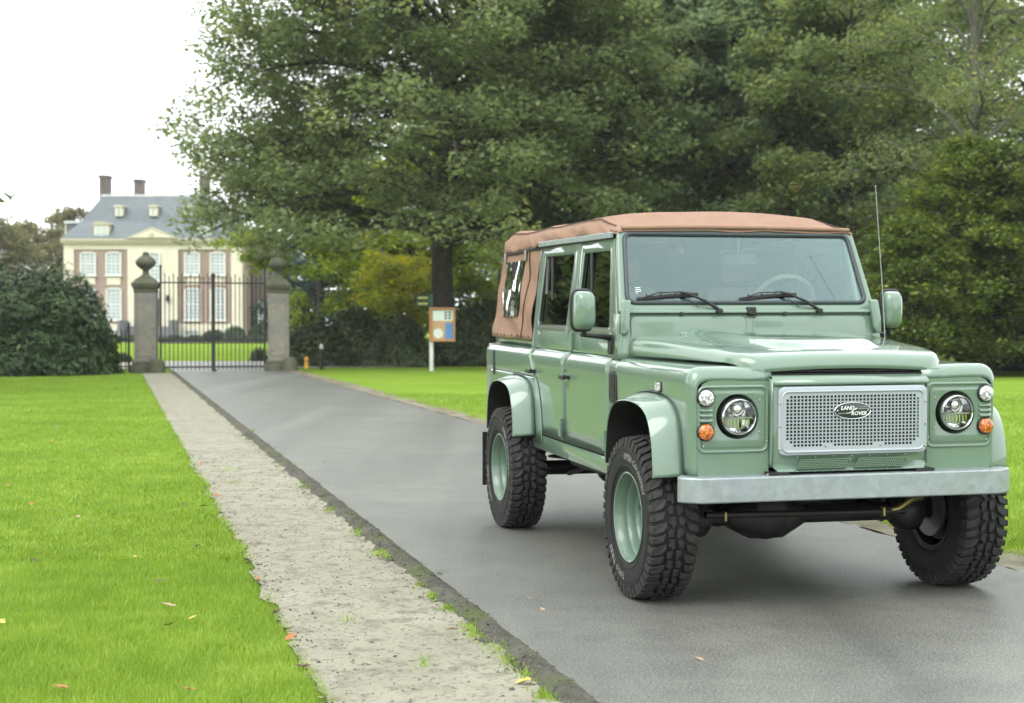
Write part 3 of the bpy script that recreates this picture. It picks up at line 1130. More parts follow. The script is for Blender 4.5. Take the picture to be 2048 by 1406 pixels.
tree('evergreen_bush', 'second evergreen bush cut by the right border of the picture', (p.x, p.y, 0), 6.4,
     envf([(0, 2.4), (1.5, 2.8), (3.5, 2.6), (5.2, 1.8), (6.4, .5)]), 44, .35, .16, 'leaf_yew', 38000, .13, 137, cl=(.3, .62), flatz=.5, up=.12, subs=7,
     trunk_top=.95, fill=200, fill_z=(.3, 0), cat='shrub', droop=.5)
p = wpt(1830, 700, 41.5)
tree('evergreen_bush', 'lower evergreen bush showing between mirror and bonnet at right', (p.x, p.y, 0), 4.4,
     envf([(0, 1.7), (1.2, 2.0), (3, 1.5), (4.4, .4)]), 36, .3, .12, 'leaf_yew', 26000, .12, 139, cl=(.3, .6), flatz=.5, up=.12, subs=6,
     trunk_top=.95, fill=140, fill_z=(.25, 0), cat='shrub', droop=.5)
shrub('evergreen_shrub', 'dark evergreen undergrowth behind the shaggy bushes at right', 'shrub',
      [(wpt(1960, 700, 47).x, 47, 3.2, 1.4, 4.6), (wpt(2120, 700, 46.5).x, 46.5, 2.6, 1.4, 4.2), (wpt(1850, 700, 46).x, 46, 1.8, 1.2, 3.0)], 16000, .17, 'leaf_hedge', 34,
      group='shrubs along the wood edge')
p = wpt(1760, 700, 47)
shrub('evergreen_shrub', 'evergreen shrub behind the right door mirror', 'shrub', [(p.x, p.y, 1.9, 1.5, 4.3), (p.x - 1.2, p.y + .3, 1.5, 1.3, 3.4)], 18000, .15,
      'leaf_yew', 35, group='shrubs along the wood edge')
for k, (x, y, rx, rz, lab) in enumerate([(-21.8, 49, 3.6, 8.5, 'unseen tall evergreen added behind the rhododendron to darken window reflections'),
                                         (-28, 47, 3.8, 9, 'unseen tall evergreen added farther left to darken window reflections'),
                                         (-25, 55, 4, 10, 'unseen tall evergreen added farther back to darken window reflections')]):
    shrub('unseen_evergreen', lab, 'shrub', [(x, y, rx, rx * .8, rz)], 9000, .3, 'leaf_rhodo', 70 + k)  # added out of view to block the sky mirrored in the side windows
p = gpt(517, 722)
shrub('box_ball', 'small clipped round bush behind the right gate leaf', 'shrub', [(p.x, p.y, .33, .33, .5)], 1500, .07, 'leaf_rhodo', 37)
p = gpt(246, 724)
shrub('box_ball', 'small clipped round bush behind the side railing', 'shrub', [(p.x, p.y, .36, .36, .34)], 1200, .07, 'leaf_rhodo', 38)
p = wpt(597, 640, 72)
shrub('light_bush', 'light green bush glimpsed beside the right gate pillar', 'shrub', [(p.x, 72, 1.0, 1.0, 2.9)], 3000, .2, 'leaf_lime', 39)
for k, (u, lab) in enumerate([(428, 'foundation bush under the right house windows'), (470, 'foundation bush at the right corner of the house'), (520, 'foundation bush before the side wing')]):
    p = wpt(u, 682, 121)
    shrub('foundation_bush', lab, 'shrub', [(p.x, p.y, 1.0, .8, 1.0 + .25 * k)], 1500, .2, 'leaf_rhodo', 50 + k)
bk = wpt(308, 682, 119)
hb_ = B()
hb_.box(-48, 118.6, 0, -40.5, 119.3, .8)
shrub('clipped_hedge', 'low clipped hedge along the house lawn', 'hedge', [(bk.x + i * 1.6, 119.2, 1.1, .5, .62) for i in range(-6, 7)], 5200, .16, 'leaf_hedge', 57)




def far_wood():
    """distant tree line, one mass of foliage closing the view behind the park trees"""
    n = 52000
    x = rng.uniform(-62, 75, n)
    x = np.where((x < -16) & (x > -62), x - 0, x)
    y = 150 + rng.normal(0, 4, n) + 0.0 * x
    top = 6.5 + 5.0 * vnoise(x * .16, x * 0 + 3, 91) + 3.0 * vnoise(x * .6, x * 0 + 8, 92)
    z = top * rng.uniform(0, 1, n) ** .6
    y += (vnoise(x * .5, z * .5, 93) - .5) * 10
    P = np.stack([x, y, z], 1)
    P = P[(x > -20)]
    q = leaf_quads(P, .62, None, aspect=.8)
    t = np.clip(.3 + .9 * (vnoise(P[:, 0] * .5, P[:, 2] * .6, 94) - .5) + rng.normal(0, .12, len(P)), 0, 1)
    link('far_wood', quads_mesh('far_wood', q, t), 'leaf_blue', kind='stuff', label='distant hazy blue-green wood closing the view behind the park', category='wood')


far_wood()

# ------------------------------------------------------------------ gate, railing, pillars
def pillar(x, y, label):
    r = empty('gate_pillar', (x, y, 0), math.atan2(-ROAD_E.x, ROAD_E.y) * .5, label=label, category='pillar', group='gate pillars')
    b = B().box(-.42, -.42, -.05, .42, .42, .22)
    b.box(-.37, -.37, .22, .37, .37, .30)
    mk('plinth', b, 'mossy_stone', r, bevel=.03, smooth=30)
    # guard stones leaning on the foot
    g = B().lathe([(.0, .42), (.14, .40), (.21, .3), (.24, .1), (.26, -.05)], 'z', (.34, -.36, 0), 12)
    mk('guard_stone', g, 'mossy_stone', r, smooth=60)
    b = B()
    b.box(-.31, -.31, .301, .31, .31, 2.33)
    s = mk('shaft', b, 'pillar_stone', r, bevel=.015)
    pb = B().box(-.21, -.325, .45, .21, -.3, 2.2)
    pb.box(.3, -.21, .45, .325, .21, 2.2)
    mk('panel', pb, 'pillar_stone', s, bevel=.01)
    jb = B().box(-.3125, -.3125, 1.28, .3125, .3125, 1.295)
    mk('joint', jb, 'mossy_stone', s, smooth=0)
    b = B()
    b.box(-.33, -.33, 2.331, .33, .33, 2.40)
    b.lathe([(.36 * 1.2, 2.401), (.42 * 1.2, 2.47), (.45 * 1.2, 2.53), (.45 * 1.2, 2.60), (.39 * 1.2, 2.63), (.33 * 1.2, 2.70), (.19, 2.80), (.12, 2.86)], 'z', (0, 0, 0), 4)
    for i, v in enumerate(b.v):
        if i >= 8:
            a = math.pi / 4
            b.v[i] = ((v[0] * math.cos(a) - v[1] * math.sin(a)), (v[0] * math.sin(a) + v[1] * math.cos(a)), v[2])
    mk('capital', b, 'mossy_stone', r, bevel=.012, smooth=30)
    b = B().lathe([(.10, 2.84), (.085, 2.92), (.10, 2.99), (.17, 3.03), (.27, 3.12), (.30, 3.20), (.29, 3.24), (.24, 3.31), (.15, 3.38), (.09, 3.41), (.10, 3.44), (.07, 3.50), (0, 3.52)],
                  'z', (0, 0, 0), 20)
    mk('ball_finial', b, 'mossy_stone', r, smooth=60)


PL = Vector((-10.72, 44.5, 0))
PR = Vector((-7.02, 45.7, 0))
pillar(PL.x, PL.y, 'left stone gate pillar with ball finial, beside the rhododendron')
pillar(PR.x, PR.y, 'right stone gate pillar with ball finial, under the oak')
ga = math.atan2(PR.y - PL.y, PR.x - PL.x)
gate = empty('iron_gate', PL, ga, label='black wrought iron double gate standing between the stone pillars', category='gate')
gw = (PR - PL).length
g0, g1 = .42, gw - .42
gm = (g0 + g1) / 2
zt, zb, zm = 2.62, .13, .93
bar_me = None
for li, (a, bnd) in enumerate(((g0, gm - .03), (gm + .03, g1))):
    b = B()
    b.box(a, -.012, zt - .022, bnd, .012, zt + .022)
    leaf_o = mk('gate_leaf', b, 'iron', gate, smooth=0)
    for z, th in ((zm, .018), (zb, .025), (zm - .09, .014)):
        mk('rail', B().box(a, -.012, z - th, bnd, .012, z + th), 'iron', leaf_o, smooth=0)
    post = a if li == 0 else bnd
    sb = B().box(post - .028, -.028, .05, post + .028, .028, zt + .42)
    sb.lathe([(.0, .12), (.045, .06), (.03, .0)], 'z', (post, 0, zt + .42), 6)
    mk('hinge_post', sb, 'iron', leaf_o, smooth=0)
    n = 12
    for k in range(1, n):
        x = a + (bnd - a) * k / n
        tall = .26 if k % 2 else .17
        bb = B().lathe([(.013, .04), (.013, zt + tall - .07), (.022, zt + tall - .05), (.0, zt + tall + .04)], 'z', (0, 0, 0), 6)
        o = mk('bar', bb, 'iron', leaf_o, smooth=40)
        o.location = (x, 0, 0)
b = B().box(gm - .055, -.05, .02, gm + .055, .03, zt + .2)
b.lathe([(.07, 0), (.07, .06), (0, .1)], 'z', (gm, -.01, zt + .2), 8)
b.box(gm - .02, -.03, -.02, gm + .10, .0, .06)
mk('meeting_stile', b, 'iron', gate, bevel=.006)
b = B().box(gm - .22, -.09, zm + .03, gm + .2, -.051, zm + .17)
mk('lock_case', b, 'iron', gate, bevel=.008)
fr = empty('iron_railing', PL + Vector((-.45, -.1, 0)), math.pi + .15, label='low black iron railing from rhododendron to left gate pillar', category='railing')
b = B()
for z in (.95, .16):
    b.box(.0, -.012, z - .018, 2.2, .012, z + .018)
mk('rail', b, 'iron', fr, smooth=0)
bb = B().lathe([(.015, .0), (.015, 1.15), (.022, 1.17), (0, 1.26)], 'z', (0, 0, 0), 6)
b0 = mk('bar', bb, 'iron', fr, smooth=40)
b0.location = (.12, 0, 0)
for k in range(1, 17):
    o = b0.copy()
    COL.objects.link(o)
    o.parent = fr
    o.location = (.12 + k * .125, 0, 0)
pb = B().box(.0, -.03, 0, .06, .03, 1.45)
mk('rail_post', pb, 'iron', fr, smooth=0)

# ------------------------------------------------------------------ notice board with finger sign, posts
q = gpt(863, 740)
nb = empty('notice_board', q, label='pale post carrying wooden notice board and green finger sign', category='sign')
b = B().lathe([(.065, -.05), (.065, 1.78), (.064, 1.781)], 'z', (0, 0, 0), 14)
mk('post', b, 'post_white', nb, smooth=50)
b = B().lathe([(.068, 1.78), (.068, 2.32), (0, 2.34)], 'z', (0, 0, 0), 14)
mk('post_top', b, 'sign_green', nb, smooth=50)
BZ0, BZ1, BX0, BX1 = .87, 1.90, -.06, .73
b = B()
b.add(*plate([rrect(BX0, BZ0, BX1, BZ1, .01), rrect(BX0 + .07, BZ0 + .06, BX1 - .06, BZ1 - .06, .01)], lambda a, c, d: (a, -.11 + d, c), .1, .008))
brd = mk('board_frame', b, 'board_wood', nb)
b = B().box(BX0 + .06, -.10, BZ0 + .05, BX1 - .05, -.07, BZ1 - .05)
mk('back_panel', b, 'paper_tan', nb, smooth=0)
for nm, (x0, z0, x1, z1), m_ in (('map_sheet', (.05, 1.5, .66, 1.82), 'paper'), ('round_picture', (.06, .96, .36, 1.27), 'paper'), ('blue_poster', (.42, .95, .66, 1.43), 'paper_blue')):
    b = B()
    if nm == 'round_picture':
        b.add(*plate([circ((x0 + x1) / 2, (z0 + z1) / 2, .15, 24)], lambda a, c, d: (a, -.106 + d, c), .006))
    else:
        b.box(x0, -.108, z0, x1, -.102, z1)
    mk(nm, b, m_, nb, smooth=0)
b = B()
for i in range(2):
    for j in range(3):
        b.box(.40 + i * .12, -.111, 1.55 + j * .085, .48 + i * .12, -.1085, 1.61 + j * .085)
mk('print_block', b, 'ink', nb, smooth=0)
for k, z in enumerate((2.02, 2.20)):
    b = B().prism([(-.06, z - .07), (-.42, z - .07), (-.5, z), (-.42, z + .07), (-.06, z + .07)], lambda a, c, d: (a, d, c), -.02, .02)
    fs = mk('finger_sign', b, 'sign_green', nb, smooth=0)
    tb = B()
    for w0, w1 in ((-.40, -.30), (-.28, -.24), (-.22, -.12)):
        tb.box(w0, -.023, z - .02, w1, -.0205, z + .02)
    mk('print_line', tb, 'sign_yellow', fs, smooth=0)
q = gpt(613, 735)
mkr = empty('marker_post', q, label='short yellow marker post by the right gate pillar', category='post')
mk('post', B().lathe([(.07, -.03), (.07, .28), (.055, .34), (0, .36)], 'z', (0, 0, 0), 12), 'marker_yellow', mkr, smooth=50)
mk('band', B().lathe([(.071, .18), (.072, .2), (.071, .24)], 'z', (0, 0, 0), 12), 'board_wood', mkr, smooth=50)
q = gpt(643, 737)
lp = empty('bollard', q, label='slim dark bollard with pale cap on the grass', category='bollard')
mk('post', B().lathe([(.06, -.03), (.055, .05), (.05, .62)], 'z', (0, 0, 0), 12), 'iron', lp, smooth=50)
mk('cap', B().lathe([(.052, .62), (.06, .64), (.06, .72), (.03, .77), (0, .78)], 'z', (0, 0, 0), 12), 'lead', lp, smooth=50)

# ------------------------------------------------------------------ the house
HY = 128.0


def hx(u):
    return wpt(u, 650, HY).x


def hz(v):
    return wpt(308, v, HY).z


house = empty('mansion', (hx(307), HY, 0), label='cream and brick country mansion with grey hipped roof beyond the gate', category='house')
HX = hx(307)


def X(u):
    return hx(u) - HX


def XA(u, yb):
    return wpt(u, 650, HY + yb).x - HX


def ZA(v, yb):
    return wpt(308, v, HY + yb).z


L, Rr = X(129), X(485)
ZE = hz(483)
DEP = 15.0
b = B().box(L + .02, .02, -.1, Rr - .02, DEP, ZE)
wall = mk('wall', b, 'brick', house, smooth=0)
b = B()
for (u0, u1, dp) in ((129, 149.5, .18), (463, 485, .18), (257, 358, .28)):
    b.box(X(u0), -dp, -.1, X(u1), .3, hz(499))
b.box(L - .02, -.2, -.1, Rr + .02, .28, hz(648))
b.box(L, -.1, hz(499) + .001, Rr, .3, ZE)
mk('pilaster', b, 'cream', house, smooth=0, bevel=.02)
b = B().box(L - .2, -.5, ZE + .001, Rr + .2, DEP + .3, ZE + .22)
b.box(L - .2, -.4, ZE - .18, Rr + .2, -.1, ZE)
mk('cornice', b, 'cream_trim', house, smooth=0, bevel=.03)
# pediment
b = B().prism([(X(255), ZE + .23), (X(360), ZE + .23), (X(307), hz(455))], lambda a, c, d: (a, d, c), -.62, 1.5)
pd = mk('pediment', b, 'cream_trim', house, smooth=0)
b = B().prism([(X(266), ZE + .3), (X(349), ZE + .3), (X(307), hz(461))], lambda a, c, d: (a, d, c), -.66, -.621)
mk('tympanum', b, 'cream', pd, smooth=0)
b = B().lathe([(.0, -.72), (.22, -.70), (.26, -.662)], 'y', (X(307), 0, hz(471)), 16)
mk('rosette', b, 'cream_trim', pd)


def window(u0, u1, v0, v1, cols, rows_, arch=True, y=-.0):
    x0, x1, z1, z0 = X(u0), X(u1), hz(v0), hz(v1)
    rise = .05 if arch else 0
    out = [(x0 - .12, z0 - .1), (x1 + .12, z0 - .1), (x1 + .12, z1), ((x0 + x1) / 2 + .35, z1 + rise + .1), ((x0 + x1) / 2 - .35, z1 + rise + .1), (x0 - .12, z1)]
    hole = [(x0, z0), (x1, z0), (x1, z1 - .02), ((x0 + x1) / 2 + .3, z1 + rise - .02), ((x0 + x1) / 2 - .3, z1 + rise - .02), (x0, z1 - .02)]
    bb = B()
    bb.add(*plate([out, hole], lambda a, c, d: (a, y - .04 + d, c), .14))
    w = mk('window', bb, 'white_wood', house, smooth=0)
    bb = B()
    bb.prism(hole, lambda a, c, d: (a, y + d, c), -.02, .015)
    mk('pane', bb, 'pane', w, smooth=0)
    bb = B()
    for i in range(1, cols):
        xx = x0 + (x1 - x0) * i / cols
        bb.box(xx - .025, y - .05, z0, xx + .025, y - .021, z1)
    for j in range(1, rows_):
        zz = z0 + (z1 - z0) * j / rows_
        tk = .05 if j == rows_ // 2 else .025
        bb.box(x0, y - .047, zz - tk, x1, y - .0215, zz + tk)
    mk('glazing_bar', bb, 'white_wood', w, smooth=0)
    bb = B().box(x0 - .2, y - .2, z0 - .2, x1 + .2, y - .0, z0 - .1)
    mk('sill', bb, 'white_wood', w, smooth=0)
    return w


for (u0, u1) in ((164, 190), (215, 241), (372, 398), (423, 449)):
    window(u0, u1, 507, 548, 3, 6)
    window(u0, u1, 579, 638, 3, 8)
    b = B().box(X(u0 - 1), -.07, hz(570), X(u1 + 1), .05, hz(555))
    mk('apron_panel', b, 'cream', house, smooth=0, bevel=.02)
    window(u0, u1, 661, 682, 3, 2, arch=False, y=-.22)
window(294, 320, 507, 560, 3, 7, y=-.3)
b = B().box(X(296), -.36, hz(655), X(320), -.2, hz(598))
dr = mk('front_door', b, 'dark_wood', house, smooth=0)
b = B().box(X(296), -.38, hz(597), X(320), -.25, hz(583))
mk('fanlight', b, 'pane', house, smooth=0)
b = B()
for (u, v) in ((338, 598),):
    b.lathe([(.0, -.25), (.13, -.2), (.16, .1), (.1, .3), (0, .35)], 'z', (X(u), -.5, hz(v)), 10)
    b.box(X(u) - .03, -.5, hz(v) - .35, X(u) + .03, -.29, hz(v) - .29)
mk('wall_lantern', b, 'iron', house)
b = B()
for k in range(6):
    b.box(X(258), -2.9 + k * .42, -.05, X(352), -.21, .22 + k * .2)
b.box(X(252), -2.9, -.05, X(258) - .002, -.21, 1.75)
b.box(X(352) + .002, -2.9, -.05, X(358), -.21, 1.75)
mk('front_steps', b, 'step_stone', house, smooth=0, bevel=.02)
# roof: hip with flat lead top
z1_, z2_ = ZE + .22, hz(391)
ins = 3.0
rl, rr_x = XA(206, ins), XA(411, ins)
b = B()
lo = [(L - .2, -.5), (Rr + .2, -.5), (Rr + .2, DEP + .3), (L - .2, DEP + .3)]
ml, mr_x = L + (rl - L) * .40, Rr + (rr_x - Rr) * .40
mid_ = [(ml, ins * .40), (mr_x, ins * .40), (mr_x, DEP - ins * .40), (ml, DEP - ins * .40)]
hi = [(rl, ins + .1), (rr_x, ins + .1), (rr_x, DEP - ins), (rl, DEP - ins)]
z2_ = ZA(391, ins)
zm_ = z1_ + (z2_ - z1_) * .36
b.rows([[(x, y, z1_) for x, y in lo], [(x, y, zm_) for x, y in mid_], [(x, y, z2_) for x, y in hi]], closed=True)
b.add([(x, y, z2_) for x, y in hi], [(0, 1, 2, 3)])
roof = mk('roof', b, 'slate', house, smooth=0)
b = B().box(rl - .12, ins - .02, z2_ - .1, rr_x + .12, DEP - ins + .1, z2_ + .1)
mk('ridge_lead', b, 'lead', roof, smooth=0)
mk('flagpole', B().lathe([(.05, 0), (.03, 2.0), (0, 2.02)], 'z', (XA(309, ins + 2), ins + 2, z2_), 8), 'lead', roof)


def dormer(u0, u1, v0, v1, yb, two=True):
    x0, x1, zt_, zb_ = XA(u0, yb), XA(u1, yb), ZA(v0, yb), ZA(v1, yb)
    bb = B().box(x0, yb, zb_, x1, yb + 2.4, zt_)
    d_ = mk('dormer', bb, 'cream', roof, smooth=0)
    xm, w_ = (x0 + x1) / 2, (x1 - x0) / 2
    bb = B().prism([(xm + (w_ + .15) * math.cos(a), zt_ + .001 + .38 * w_ * math.sin(a)) for a in np.linspace(0, math.pi, 12)], lambda a, c, d: (a, d, c), yb - .12, yb + 2.3)
    mk('dormer_top', bb, 'cream_trim' if two else 'cream', roof)
    hh = zt_ - zb_
    bb = B()
    if two:
        for s in (-1, 1):
            c_ = xm + s * w_ * .36
            bb.box(c_ - w_ * .27, yb - .03, zb_ + hh * .1, c_ + w_ * .27, yb + .01, zt_ - hh * .12)
    else:
        bb.box(xm - w_ * .35, yb - .03, zb_ + hh * .15, xm + w_ * .35, yb + .01, zt_ - hh * .1)
    mk('dormer_pane', bb, 'pane', roof, smooth=0)
    bb = B()
    if two:
        bb.box(xm - .05, yb - .06, zb_ + .05, xm + .05, yb - .031, zt_ - .1)
        for s in (-1, 1):
            bb.box(xm + s * w_ * .36 - .03, yb - .06, zb_ + hh * .1, xm + s * w_ * .36 + .03, yb - .031, zt_ - hh * .12)
        bb.box(x0 + .1, yb - .055, zb_ + hh * .45, x1 - .1, yb - .032, zb_ + hh * .5)
        mk('dormer_bar', bb, 'white_wood', roof, smooth=0)


for (u0, u1) in ((189, 218), (395, 425)):
    dormer(u0, u1, 449, 478, -.15)
for (u0, u1) in ((231, 246), (300, 315), (369, 384)):
    dormer(u0, u1, 413, 432, 1.35, False)
b = B().box(XA(134, 4), 4.0, ZA(478, 4), XA(165, 4), 5.6, ZA(447, 4))
sd = mk('dormer', b, 'slate', roof, smooth=0)
mk('dormer_top', B().box(XA(130, 4), 3.8, ZA(447, 4) + .001, XA(166, 4), 5.8, ZA(442, 4)), 'lead', roof, smooth=0)
mk('dormer_front', B().box(XA(132, 4), 3.9, ZA(478, 4), XA(134, 4) - .001, 5.7, ZA(447, 4)), 'cream', roof, smooth=0)
for (u0, u1, v0, yb) in ((200, 217, 355, 6.0), (269, 285, 363, 7.5), (401, 416, 355, 6.0)):
    b = B().box(XA(u0, yb), yb, z2_ - 2.2, XA(u1, yb), yb + 1.3, ZA(v0, yb))
    c_ = mk('chimney', b, 'terracotta', roof, smooth=0)
    zc = ZA(v0, yb)
    mk('chimney_cap', B().box(XA(u0, yb) - .1, yb - .1, zc + .001, XA(u1, yb) + .1, yb + 1.4, zc + .22), 'terracotta', c_, smooth=0)
# lower side wing at right
b = B().box(X(486), 4.0, -.1, XA(548, 4), 14, hz(478))
wg = mk('side_wing', b, 'brick_grey', house, smooth=0)
b = B()
b.prism([(XA(485, 4), hz(478) + .001), (XA(549, 4), hz(478) + .001), (XA(536, 4), hz(452)), (XA(498, 4), hz(452))], lambda a, c, d: (a, d, c), 3.7, 14.2)
mk('wing_roof', b, 'slate', house, smooth=0)
for (u0, u1, v0, v1, m_) in ((487, 500, 609, 652, 'dark_wood'), (502, 516, 609, 652, 'dark_wood'), (521, 530, 606, 642, 'pane')):
    b = B().box(XA(u0, 4), 3.9, hz(v1), XA(u1, 4), 4.05, hz(v0))
    w_ = mk('wing_door' if m_ == 'dark_wood' else 'wing_window', b, m_, wg, smooth=0)
b = B().box(XA(516.5, 4), 3.85, hz(690), XA(520.5, 4), 3.99, hz(600))
mk('wing_post', b, 'white_wood', wg, smooth=0)


# ------------------------------------------------------------------ haze in the air
hm, hn, hp = nodes_of('haze')
hn.nodes.remove(hp)
hv = hn.nodes.new('ShaderNodeVolumePrincipled')
hv.inputs['Color'].default_value = (.95, .97, 1.0, 1)
hv.inputs['Density'].default_value = HAZE
hv.inputs['Anisotropy'].default_value = 0.0
hn.links.new(hv.outputs[0], hn.nodes['Material Output'].inputs['Volume'])
MATS['haze'] = hm
mk('haze', B().box(-130, -45, -1.1, 130, 215, 30), 'haze', smooth=0, kind='stuff', label='thin pale haze in the park air', category='haze')



# ------------------------------------------------------------------ the vehicle
# car frame: x across (image right +), y rearwards, z up, origin on the ground under the front axle
CAR = empty('off_road_vehicle', (1.5136, 7.9248, 0), 0.2436, label='sage green four-door off-road vehicle with brown canvas top parked on the road',
            category='car')
PITCH, ROLL, WB, TR = .0163, .0046, 2.794, .415
BODY = Matrix.Translation((0, 0, -1.397 * PITCH)) @ Matrix.Rotation(PITCH, 4, 'X') @ Matrix.Rotation(-ROLL, 4, 'Y')


def bp_(name, b, material, parent=None, **kw):
    """part of the body shell (raked with the body); sub-parts hang under their part"""
    if parent is None:
        return mk(name, b, material, CAR, BODY, **kw)
    return mk(name, b, material, parent, None, **kw)


SH = [(1.15, .817), (1.172, .8145), (1.190, .807), (1.204, .796), (1.214, .780), (1.219, .763), (1.221, .745)]   # shoulder (z, x)


def sidex(z):
    if z <= 1.15:
        return .812 + .005 * (z - .6) / .55
    return float(np.interp(z, [q[0] for q in SH], [q[1] for q in SH]))


ZL = [.0, .25, .5, .75, 1.0]


def arch_tab(kind):
    if kind == 'lip':
        return [(.385, .68), (.378, .76), (.36, .85), (.33, .92), (.28, .975), (.21, 1.008), (.12, 1.024), (0, 1.03)]
    return [(.425, .69), (.417, .78), (.40, .87), (.372, .95), (.325, 1.01), (.25, 1.048), (.14, 1.066), (0, 1.072)]


def arch_curve(kind, yc, dz):
    t = arch_tab(kind)
    zb_ = t[0][1]
    half = [(w, z + dz) for w, z in t]
    pts = [(yc + w, z) for w, z in half] + [(yc - w, z) for w, z in half[::-1][1:]]
    return pts      # from rear foot over the top to the front foot


def smooth_path(pts, n=6):
    """catmull-rom through 2-D points"""
    out = []
    P = [np.array(p, float) for p in pts]
    for i in range(len(P) - 1):
        p0, p1, p2, p3 = P[max(i - 1, 0)], P[i], P[i + 1], P[min(i + 2, len(P) - 1)]
        for k in range(n):
            t = k / n
            out.append(tuple(.5 * ((2 * p1) + (-p0 + p2) * t + (2 * p0 - 5 * p1 + 4 * p2 - p3) * t * t + (-p0 + 3 * p1 - 3 * p2 + p3) * t ** 3)))
    out.append(tuple(P[-1]))
    return out


def arch_y(kind, yc, dz, z, side):
    """y of the arch edge at height z (side +1 rear, -1 front), None above the arch"""
    t = arch_tab(kind)
    if z >= t[-1][1] + dz:
        return yc
    w = float(np.interp(z - dz, [q[1] for q in t], [q[0] for q in t]))
    return yc + side * w


WF, ZWT = -.52, 1.215


def side_rows(s, zs, y0f, y1f, n=10, xf=sidex):
    return [[(s * xf(z), y0f(z) + (y1f(z) - y0f(z)) * k / (n - 1), z) for k in range(n)] for z in zs]


ARCH_TOP_F, ARCH_TOP_R = 1.072, 1.027


for s in (-1, 1):
    side = 'right' if s < 0 else 'left'
    # ---- front wing: shell with rounded nose, arch cut out
    RN = .065

    def nose(y):
        """inset of the outer skin and drop of the top near the rounded front edge"""
        d = max(0.0, (WF + RN) - y)
        k = min(1, d / RN)
        return RN * (1 - math.sqrt(max(0, 1 - k * k)))
    ycols_f = [WF + RN * (1 - math.cos(a)) for a in np.linspace(0, math.pi / 2, 7)]

    def wing_pt(y, z):
        x = sidex(z) - nose(y) * .55
        return (s * x, y, z - (nose(y) * max(0, min(1, (z - 1.05) / .17))))
    b = B()
    zs_low = [.70, .74, .80, .86, .92, .97, 1.0, 1.03, 1.05, 1.065]
    # ahead of the wheel
    b.rows([[wing_pt(y, z) for y in ycols_f + [ycols_f[-1] + (arch_y('att', 0, 0, z, -1) - ycols_f[-1]) * k / 6 for k in range(1, 7)]] for z in zs_low + [1.072]])
    # behind the wheel
    yd = lambda z: .74 + .05 * max(0, (1.0 - z)) + (.0 if z < 1.1 else 0)
    b.rows([[(s * sidex(z), arch_y('att', 0, 0, z, 1) + (yd(z) - arch_y('att', 0, 0, z, 1)) * k / 6, z) for k in range(7)] for z in zs_low + [1.072]])
    zs_hi = [1.072, 1.10, 1.13] + [q[0] for q in SH]
    ys_all = ycols_f + [ycols_f[-1] + (0 - ycols_f[-1]) * k / 6 for k in range(1, 7)] + [.74 * k / 6 for k in range(1, 7)]
    b.rows([[wing_pt(y, z) for y in ys_all] for z in zs_hi])
    # top skin to the bonnet gutter
    b.rows([[(s * (xw - (nose(y) * .55 if xw > .7 else 0)), y, 1.221 - nose(y) - (.0 if xw > .6 else .004)) for y in ys_all] for xw in (.745, .70, .62, .52, .40)])
    wing = bp_('front_wing', b, 'paint', smooth=50, solid=.004)
    # front face of the wing with lamp bowl hole
    zt_f = 1.221 - RN
    out = [(s * .415, .70), (s * (.812 - RN * .55), .70), (s * (.817 - RN * .55), 1.05), (s * (.812 - RN * .55), 1.10), (s * (.79 - RN * .55), 1.14), (s * .72, zt_f), (s * .415, zt_f)]
    hxL, hzL = s * .578, .982
    b = B()
    b.add(*plate([out, circ(hxL, hzL, .1085, 40)], lambda a, c, d: (a, WF + .004 + d, c), .006))
    bp_('wing_front', b, 'paint', smooth=30)
    # lamp panel: proud rounded plate and pressed bead
    po = rpoly([(s * .425, .815), (s * .772, .815), (s * .772, 1.125), (s * .425, 1.125)], .035)
    b = B()
    b.add(*plate([rpoly([(s * .44, .835), (s * .755, .835), (s * .755, 1.105), (s * .44, 1.105)], .03), circ(hxL, hzL, .108, 40)],
                 lambda a, c, d: (a, WF - .002 + d, c), .005, .001))
    pnl = bp_('lamp_panel', b, 'paint', smooth=30)
    b = B().tube([(a, WF + .001, c) for a, c in po], .0085, 8, closed=True)
    bp_('pressed_bead', b, 'paint', pnl, smooth=60)
    b = B()
    for (sx, sz) in ((.466, 1.058), (.466, .905), (.752, .842), (.43, .86)):
        b.lathe([(0, -.010), (.005, -.008), (.006, -.004)], 'y', (s * sx, WF, sz), 8)
    bp_('panel_screw', b, 'steel', pnl, kind='stuff')
    for k in range(3):
        b = B()
        zc = 1.019 - k * .0245
        b.add(*plate([rrect(s * .74 - .032, zc - .008, s * .74 + .032, zc + .006, .006, 3)], lambda a, c, d: (a, WF - .009 + d + (c - zc) * .8, c), .012, .003))
        bp_('louvre', b, 'paint', pnl)
    # headlamp
    b = B().lathe([(.109, -.004), (.106, .004), (.098, .03), (.094, .05)], 'y', (hxL, WF, hzL), 48)
    WL = WF - .014
    bp_('lamp_bowl', b, 'paint', smooth=60)
    b = B().lathe([(.0945, .06), (.0935, .006), (.092, -.002), (.0885, .002), (.088, .05)], 'y', (hxL, WL, hzL), 40)
    hl = bp_('headlight', b, 'black_plastic', smooth=60)
    b = B().lathe([(.0885, .002), (.087, -.014), (.082, -.019), (.077, -.013), (.073, .03)], 'y', (hxL, WL, hzL), 40)
    bp_('bezel', b, 'chrome', hl, smooth=60)
    b = B().lathe([(.0735, .012), (.067, .03), (.05, .045), (0, .055)], 'y', (hxL, WL, hzL), 32)
    bp_('reflector', b, 'chrome', hl, smooth=60)
    b = B().lathe([(.034, -.006), (.034, .02), (.036, .04)], 'y', (hxL, WL, hzL + .034), 24)
    b.lathe([(0, -.004), (.015, -.003), (.026, .004), (.032, .014)], 'y', (hxL, WL, hzL + .034), 24)
    bp_('projector', b, 'chrome', hl, smooth=60)
